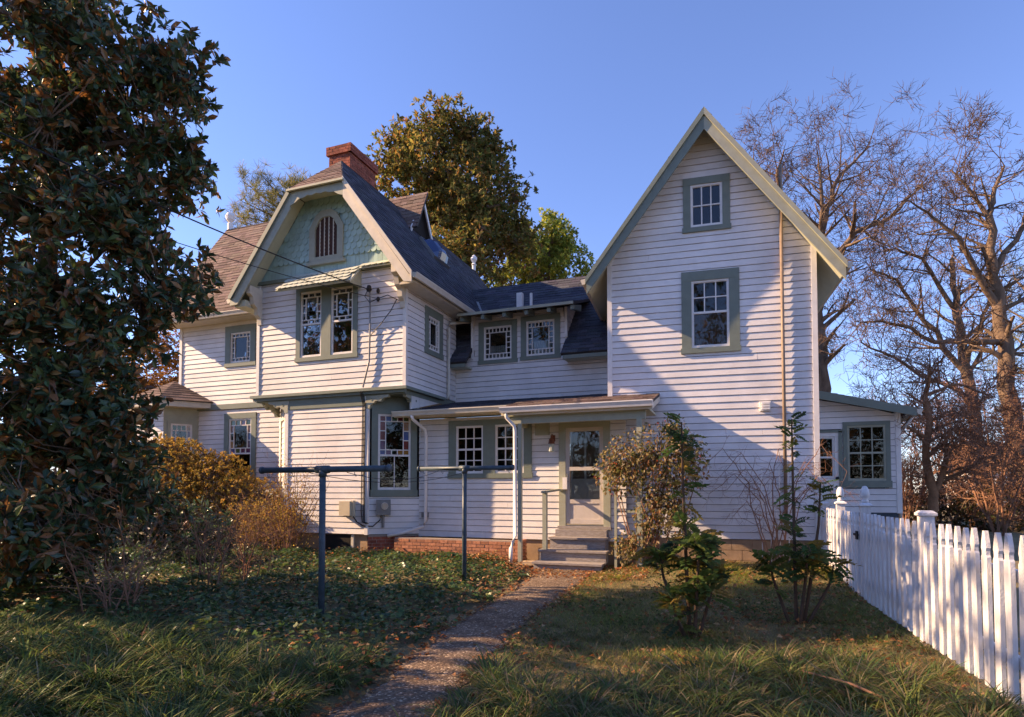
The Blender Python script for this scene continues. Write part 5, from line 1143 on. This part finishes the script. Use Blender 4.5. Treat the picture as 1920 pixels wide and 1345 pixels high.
def build_lawn():
    n = 95000
    ok = lambda x, y: right_of_path(x, y) and x < 1.75 and not (y > 12.75 and x < -2.4) and y < 13.25
    P = sample(n, -2.9, 1.8, 5.0, 13.2, ok); pos = np.array([(x, y, g(x, y) - .005) for x, y in P])
    a = rng.uniform(0, 2 * math.pi, n); d = np.c_[np.cos(a) * .8, np.sin(a) * .8, rng.uniform(.2, 1.1, n)]
    patch = np.array([.5 + .5 * math.sin(x * 1.9 + 2 + .8 * math.sin(y * 2.2)) * math.sin(y * 1.3 + .7 * math.sin(x * 3)) for x, y in P])
    cl = pick([(.40, .28, .10), (.46, .33, .14), (.30, .20, .085), (.52, .39, .20), (.33, .27, .09)], n, .35); gr = rng.random(n) < .25 + patch * .6
    cl[gr] = pick([(.17, .22, .05), (.23, .28, .065), (.13, .17, .04), (.27, .28, .07)], int(gr.sum()))
    tv = np.array([(-.02, 0, 0), (.02, 0, 0), (.017, .5, .08), (-.017, .5, .08), (0, 1, -.05)])
    sz = rng.uniform(.04, .10, n) * (.75 + .8 * patch)
    o = scatter('lawn_grass', (tv, np.array([(0, 1, 2), (0, 2, 3), (3, 2, 4)])), pos, d, np.tile([.01, .02, 1.], (n, 1)) + rng.normal(size=(n, 3)) * .3, sz, cl, M['grassm'])
    tag(o, 'short patchy olive lawn right of the path', 'grass', kind='stuff')
    # broad-leaved weeds and clover in the turf
    n = 5200; P = sample(n, -2.9, 1.8, 5.0, 13.0, lambda x, y: ok(x, y) and math.sin(x * 2.7 + 1) * math.sin(y * 2.3) > rng.uniform(-.6, .6))
    d = norm(np.c_[rng.normal(size=(n, 2)), rng.uniform(.0, .8, n)]); pos = np.array([(x, y, g(x, y) + rng.uniform(.005, .05)) for x, y in P])
    o = scatter('lawn_weeds', leaf_t(1, .55, .1, .12), pos, d, norm(np.c_[rng.normal(size=(n, 2)) * .5, np.ones(n)]), rng.uniform(.025, .07, n), pick([(.07, .11, .03), (.10, .15, .04), (.055, .085, .03), (.16, .13, .05)], n, .3), M['leaf'])
    tag(o, 'low broad-leaved weeds growing among the lawn grass', 'weeds', kind='stuff')
build_lawn()
def clumps(name, label, spots, pal, per=150, L=.42, wd=.011, straw=.10):
    pos, dr, sz, cl = [], [], [], []
    for (x, y, k) in spots:
        n = int(per * k); a = rng.uniform(0, 2 * math.pi, n); r = .13 * np.sqrt(rng.random(n)) * k; lean = np.ones(n)
        pos.append(np.c_[x + r * np.cos(a), y + r * np.sin(a), np.full(n, g(x, y) - .01)]); dr.append(np.c_[np.cos(a + rng.normal(0, .5, n)) * lean, np.sin(a + rng.normal(0, .5, n)) * lean, np.zeros(n)])
        sz.append(L * k ** .5 * rng.uniform(.5, 1.15, n)); c = pick(pal, n, .3); s_ = rng.random(n) < straw; c[s_] = pick([(.30, .22, .12), (.24, .16, .09), (.36, .29, .17)], int(s_.sum())); cl.append(c)
    pos, dr, sz, cl = map(np.concatenate, (pos, dr, sz, cl)); n = len(pos); dirs = norm(dr + 1e-5); up = np.tile([0, 0, 1.], (n, 1)) + rng.normal(size=(n, 3)) * .18
    # three bends of blade, chosen per blade
    o = None; obs = []; V, F, C = [], [], []; off = 0
    for kind, bend in enumerate((.55, .85, 1.15)):
        m = np.arange(n) % 3 == kind; tv, tf = blade_t(5, bend, wd / L); y = dirs[m]; x = norm(np.cross(y, up[m])); z = np.cross(x, y); s = sz[m].reshape(-1, 1, 1)
        Vv = pos[m][:, None, :] + (tv[None, :, 0:1] * x[:, None] + tv[None, :, 1:2] * y[:, None] + tv[None, :, 2:3] * z[:, None]) * s; k = len(Vv)
        V.append(Vv.reshape(-1, 3)); F.append((tf[None] + (np.arange(k) * len(tv))[:, None, None]).reshape(-1) + off); C.append(np.repeat(cl[m], len(tv), 0)); off += k * len(tv)
    o = link(bpy.data.objects.new(name, mesh_np(name, np.concatenate(V), np.concatenate(F), M['grassm'], np.concatenate(C), fsize=3)))
    return tag(o, label, 'grass', kind='stuff')
LIR = [(.080, .15, .044), (.12, .185, .05), (.060, .11, .044), (.17, .22, .06), (.11, .13, .05)]
sp = sample(190, -8.6, -2.9, 2.4, 5.5, lambda x, y: x < path_x(y)[0] - path_x(y)[1] - .22 and y < 4.75 + .35 * math.sin(x * 1.7) + .15 * (x + 4))
sp = [(x, y, random.uniform(.7, 1.35)) for x, y in sp]
clumps('liriope_grass', 'long arching dark liriope blades in the lower left, left of the path', sp, LIR, 170, .40)
sp = sample(190, -2.1, 1.75, 2.8, 7.2, lambda x, y: right_of_path(x - .14, y) and y < 5.9 + .6 * math.sin(x * 2.1 + 1) + .45 * x and x < 1.68)
sp = [(x, y, random.uniform(.55, 1.2)) for x, y in sp]
clumps('liriope_grass', 'shaggy liriope grass with straw blades in the lower right, right of the path', sp, LIR + [(.19, .20, .05)], 150, .34, .010, .25)
sp = [(-.6 + random.uniform(-.5, .6), 11.6 + random.uniform(-.4, .8), random.uniform(.5, 1.0)) for _ in range(16)] + [(1.2 + random.uniform(-.25, .2), 11.2 + random.uniform(-.6, .9), .8) for _ in range(6)] + [(-2.3 + random.uniform(-.3, .5), 10.9 + random.uniform(-.3, .5), .5) for _ in range(8)]
sp2_ = sample(230, -2.2, 1.7, 5.0, 10.5, lambda x, y: right_of_path(x - .08, y) and rng.random() < 1.15 - (y - 5) / 6)
clumps('rough_grass', 'uneven rough grass tufts between the lawn and the shaggy liriope', [(x, y, random.uniform(.2, .5)) for x, y in sp2_], LIR + [(.30, .22, .10)], 120, .30, .007, .3)
clumps('tuft_grass', 'sunlit yellow-green grass tufts at the foot of the right gable wall', sp, [(.26, .27, .04), (.34, .31, .05), (.18, .22, .04)], 110, .26, .009)
def fallen():
    n = 7500
    def ok(x, y):
        c, hw = path_x(y); e = min(abs(x - (c - hw)), abs(x - (c + hw)))
        if x < c - hw - .6 and y < 11.0: return random.random() < .06
        d = .10 + .9 * math.exp(-e * 6) * (y < 11.5 or x > -4.6) + 1.0 * (10.7 < y < 12.3 and -5.2 < x < -1.6) + .25 * (x > -1)
        if abs(x - c) < hw - .08 and y < 10.6: d *= .10
        return random.random() < d and y < 12.9 and not (-4.0 < x < -2.58 and y > 11.75)
    P = sample(n, -9, 1.75, 3.2, 13, ok)
    pos = np.array([(x, y, max(g(x, y), g(path_x(y)[0], y)) + .02 + rng.uniform(.0, .03) + (.12 if x < ivy_edge(y) else 0) ) for x, y in P])
    d = norm(np.c_[rng.normal(size=(n, 2)), rng.normal(size=n) * .25]); nr = norm(np.c_[rng.normal(size=(n, 2)) * .45, np.ones(n)])
    pal = [(.36, .16, .06), (.28, .12, .055), (.44, .24, .11), (.21, .10, .055), (.38, .13, .05), (.48, .31, .17)]
    o = scatter('fallen_leaves', leaf_t(1, .7, .16, .15), pos, d, nr, rng.uniform(.03, .085, n), pick(pal, n, .3), M['dry']); tag(o, 'brown fallen leaves scattered along the path and by the steps', 'leaves', kind='stuff')
fallen()
# fallen stick
b = MB(); b.tube([(.95, 5.0, .20), (.75, 5.25, .22), (.45, 5.6, .19)], [.010, .009, .006], 6); tag(b.build('stick', M['rtwig']), 'fallen reddish stick lying in the lower right grass', 'stick')

# ------------------------------------------------------------------ mahonia-like saplings
def compound_leaf(L=.34, pairs=5, c=(.03, .05, .02)):
    V, F, C = [], [], []
    def add(v, f, cc):
        k = len(V); V.extend([tuple(p) for p in v]); F.extend([tuple(i + k for i in q) for q in f]); C.extend([cc] * len(v))
    tv, tf = leaf_t(1, .72, .08, .12)
    arc = lambda t: Vector((0, L * t, .10 * L * math.sin(2.6 * t) - .22 * L * t * t))
    for i in range(6):
        a, b_ = arc(i / 6), arc((i + 1) / 6); w_ = Vector((.004, 0, 0)); add([a - w_, a + w_, b_ + w_, b_ - w_], [(0, 1, 2, 3)], (.12, .08, .04))
    for i in range(pairs + 1):
        t = .22 + .78 * i / pairs; p = arc(t); sz = L * (.40 - .08 * abs(t - .6))
        for s in ((-1, 1) if i < pairs else (0,)):
            y = Vector((s * .9, .45 if s else 1, .05)).normalized(); x = y.cross(Vector((0, 0, 1))).normalized(); z = x.cross(y); k = random.uniform(.75, 1.3); k2 = tuple(v * k for v in c)
            add([p + (x * q[0] + y * q[1] + z * q[2]) * sz for q in tv], [tuple(f) for f in tf], k2)
    return mesh_np('leaf', V, F, M['leaf'], np.array(C))
CLS = [compound_leaf(.36, 5, c) for c in ((.08, .15, .045), (.12, .18, .045), (.16, .19, .05), (.07, .115, .055), (.30, .21, .05))]
def mahonia(base, stems, label):
    x, y = base; z = g(x, y); t = thing('mahonia', label, 'shrub', (x, y, z), 'saplings on the lawn')
    for (dx, dy, h, whorls) in stems:
        b = MB(); pts = [Vector((x + dx * .25, y + dy * .25, z - .03)), Vector((x + dx * .6, y + dy * .6, z + h * .35)), Vector((x + dx * .9, y + dy * .9, z + h * .7)), Vector((x + dx, y + dy, z + h))]
        b.tube(pts, [.024, .02, .016, .009], 7, False); b.build('stem', M['twig'], t)
        for (f, n, sc_) in whorls:
            a0 = random.uniform(0, 6.28)
            for k in range(int(n * 1.7)):
                f2 = min(1, max(.08, f + random.uniform(-.16, .05))); i = min(2, int(f2 * 3)); p = pts[i].lerp(pts[i + 1], f2 * 3 - i); a = a0 + 2 * math.pi * k / n + random.uniform(-.35, .35); o = bpy.data.objects.new('leaf', random.choice(CLS))
                o.location = p + Vector((0, 0, random.uniform(-.05, .05))); o.rotation_euler = (random.uniform(-.55, 1.0), random.uniform(-.7, .7), a); k2 = sc_ * random.uniform(.42, .9); o.scale = (k2, k2, k2); link(o, t)
s1 = at(1295, 1205, 6.9); s2 = at(1490, 1190, 7.6)
mahonia((s1.x, s1.y), [(-.10, .05, 2.45, [(1, 7, .75), (.88, 6, .8), (.74, 6, .7), (.62, 5, .8), (.48, 5, .7), (.33, 5, .8)]), (.08, -.05, 1.15, [(1, 9, 1.0), (.85, 8, 1.0), (.6, 7, .9), (.35, 5, .8)]), (-.36, .1, .95, [(1, 9, 1.0), (.8, 8, 1), (.5, 6, .9)]), (.22, .2, .7, [(1, 8, .9), (.7, 7, .9)]), (-.2, -.2, .45, [(1, 8, .8), (.5, 6, .7)])], 'taller mahonia sapling with layered green leaves in front of the vine')
mahonia((s2.x, s2.y), [(-.02, .05, 2.55, [(1, 6, .65), (.88, 4, .55), (.73, 7, .75), (.55, 5, .55), (.38, 8, .9)]), (.30, .1, 1.75, [(1, 7, .7), (.85, 5, .6), (.45, 6, .7)]), (-.3, 0, .80, [(1, 9, .9), (.7, 7, .8)]), (.12, -.1, .95, [(1, 9, .9), (.75, 8, .85)]), (.42, 0, .75, [(1, 8, .8)])], 'sparser mahonia sapling with a tall bare stem near the picket fence')

# ------------------------------------------------------------------ vine on its trellis by the door
tr = thing('trellis', 'sage wooden lattice trellis holding the vine right of the door', 'trellis', (-2.0, 12.2, .2))
for x in (-2.38, -1.95): part('post', 'sage', lambda b: b.box(x - .025, x + .025, 12.17, 12.22, .1, 2.7), tr)
for z in (.7, 1.25, 1.8, 2.35): part('rail', 'sage', lambda b: b.box(-2.42, -1.9, 12.222, 12.245, z, z + .045), tr)
VIN = [(.26, .20, .08), (.36, .28, .14), (.12, .12, .04), (.09, .10, .03), (.46, .36, .22), (.30, .14, .06)]
EV = [((-1.65, 12.0, 2.35), (.95, .42, .66)), ((-2.2, 12.05, 2.1), (.60, .40, .52)), ((-1.0, 12.05, 2.25), (.45, .40, .60)), ((-1.2, 12.0, 2.85), (.25, .2, .3)), ((-1.5, 12.0, 1.5), (.42, .30, .62)), ((-2.05, 12.0, .55), (.42, .25, .32)), ((-1.2, 12.0, 1.3), (.34, .28, .7)), ((-1.75, 12.05, 1.0), (.30, .22, .6))]
vn = thing('climbing_vine', 'sunlit climbing vine with dry brown and green leaves right of the door', 'vine', (-1.8, 12.0, .15))
b = MB()
for i in range(16):
    p = Vector((-1.8 + random.uniform(-.25, .35), 12.05, .1)); e = EV[i % 4]; q = Vector(e[0]) + Vector(rand_dir(1)[0]) * .4; limb(b, p, q, .016, .006, .10, 5, 8)
b.build('stems', M['rtwig'], vn)
P, D = in_ell(EV, 6800, .9); n = len(P); dd = norm(D * .4 + rng.normal(size=(n, 3)) * .5 + np.array([0, 0, -.55]))
o = scatter('foliage', leaf_t(1, .52, .08, .15), P, dd, norm(D + rng.normal(size=(n, 3)) * .6), rng.uniform(.045, .11, n), pick(VIN, n, .3), M['leaf'], vn); o['kind'] = 'stuff'
n = 36; P, D = in_ell(EV[:4], n, .1); hip = MB()
for p in P: hip.lathe(tuple(p), [(.004, -.012), (.013, -.006), (.014, .004), (.005, .012)], 6)
M['hip'] = mat('red_hip', (.45, .05, .02), .4, .2, 10); o = hip.build('hips', M['hip'], vn); o['kind'] = 'stuff'

# ------------------------------------------------------------------ bare rose on a white trellis by the right wall
wt = thing('white_trellis', 'thin white wire trellis at the foot of the right gable wall', 'trellis', tuple(fR.P(3.2, .2, .5)))
for s in (2.98, 3.14, 3.30, 3.46): part('upright', 'white', lambda b: b.tube([fR.P(s, .15, .5), fR.P(s, 2.1, .5)], .010, 6), wt)
for h in (.45, .75, 1.5): part('crossbar', 'white', lambda b: b.tube([fR.P(2.94, h, .485), fR.P(3.6, h, .485)], .010, 6), wt)
rb_ = fR.P(3.25, .25, .6); canes = []
rn = random.Random(2)
for i in range(13):
    a = rn.uniform(-1, 1); h = rn.uniform(1.2, 2.3); out = rn.uniform(.2, .95) * (1 if a > 0 else -1.15); p0 = rb_ + Vector((rn.uniform(-.2, .2), 0, 0))
    canes.append([(p0, .011), (p0 + Vector((out * .35, rn.uniform(-.1, .1), h * .7)), .009), (p0 + Vector((out * .8, rn.uniform(-.2, .1), h)), .006), (p0 + Vector((out * 1.25, rn.uniform(-.2, .1), h * .78)), .004)])
bare_tree('bare_rose', 'arching leafless rose canes against the right gable wall', canes, 420, minr=.003, thin=1, m='rtwig', tm='rtwig', levels=1, lab=.35, spread=.6, seedv=3, kids=(1, 3), minlen=.05, cat='rose', up=-.2)
n = 260; P, D = in_ell([((rb_.x + .2, rb_.y, 2.35), (.7, .3, .55)), ((rb_.x - .2, rb_.y, 1.9), (.6, .3, .5))], n, .9)
# twiggy shrubs in front of the left wing
def twiggy(name, label, base, n, H, spr, m, pal=None, leaves=0, seedv=1, grp=None):
    rn = random.Random(seedv); cs = []
    for i in range(n):
        a = rn.uniform(0, 6.28); r = spr * rn.uniform(.2, 1); h = H * rn.uniform(.55, 1); p = Vector(base) + Vector((rn.gauss(0, .18), rn.gauss(0, .12), -.05))
        cs.append([(p, .012), (p + Vector((math.cos(a) * r * .35, math.sin(a) * r * .35, h * .5)), .009), (p + Vector((math.cos(a) * r, math.sin(a) * r * .8, h)), .004)])
    t = bare_tree(name, label, cs, 330, m, m, minr=.003, thin=1, levels=1, lab=.45, spread=.55, seedv=seedv, kids=(2, 4), minlen=.05, cat='shrub', group=grp)
    if leaves:
        P, D = in_ell([((base[0], base[1], base[2] + H * .5), (spr * .95, spr * .8, H * .5))], leaves, .9)
        o = scatter('foliage', leaf_t(1, .5), P, rand_dir(leaves), rand_dir(leaves), rng.uniform(.03, .06, leaves), pick(pal, leaves), M['leaf'], t); o['kind'] = 'stuff'
def gp3(x, y, z): p = at(x, y, z); return (p.x, p.y, g(p.x, p.y))
twiggy('twiggy_shrub', 'sunlit twiggy shrub with sparse yellow leaves left of the near clothesline post', gp3(545, 1020, 13.6), 22, 2.1, .85, 'rtwig', YEL, 2200, 1)
twiggy('twiggy_shrub', 'low golden twiggy shrub at the wall between the azalea and the clothesline post', gp3(480, 1020, 14.4), 14, 1.3, .8, 'rtwig', YEL, 2600, 2)
for k, (x, z, H, s_, lab) in enumerate(((225, 7.6, 1.35, .75, 'bare brown canes in the ivy under the magnolia, leftmost clump'), (380, 9.6, 1.6, .8, 'bare brown canes in the ivy below the dark rhododendron'), (455, 10.6, 1.3, .6, 'bare brown canes in the ivy between the rhododendron and near clothesline post'))):
    twiggy('bare_canes', lab, gp3(x, 1080, z), 9, H, s_, 'rtwig', None, 0, 30 + k, 'bare canes in the ivy')
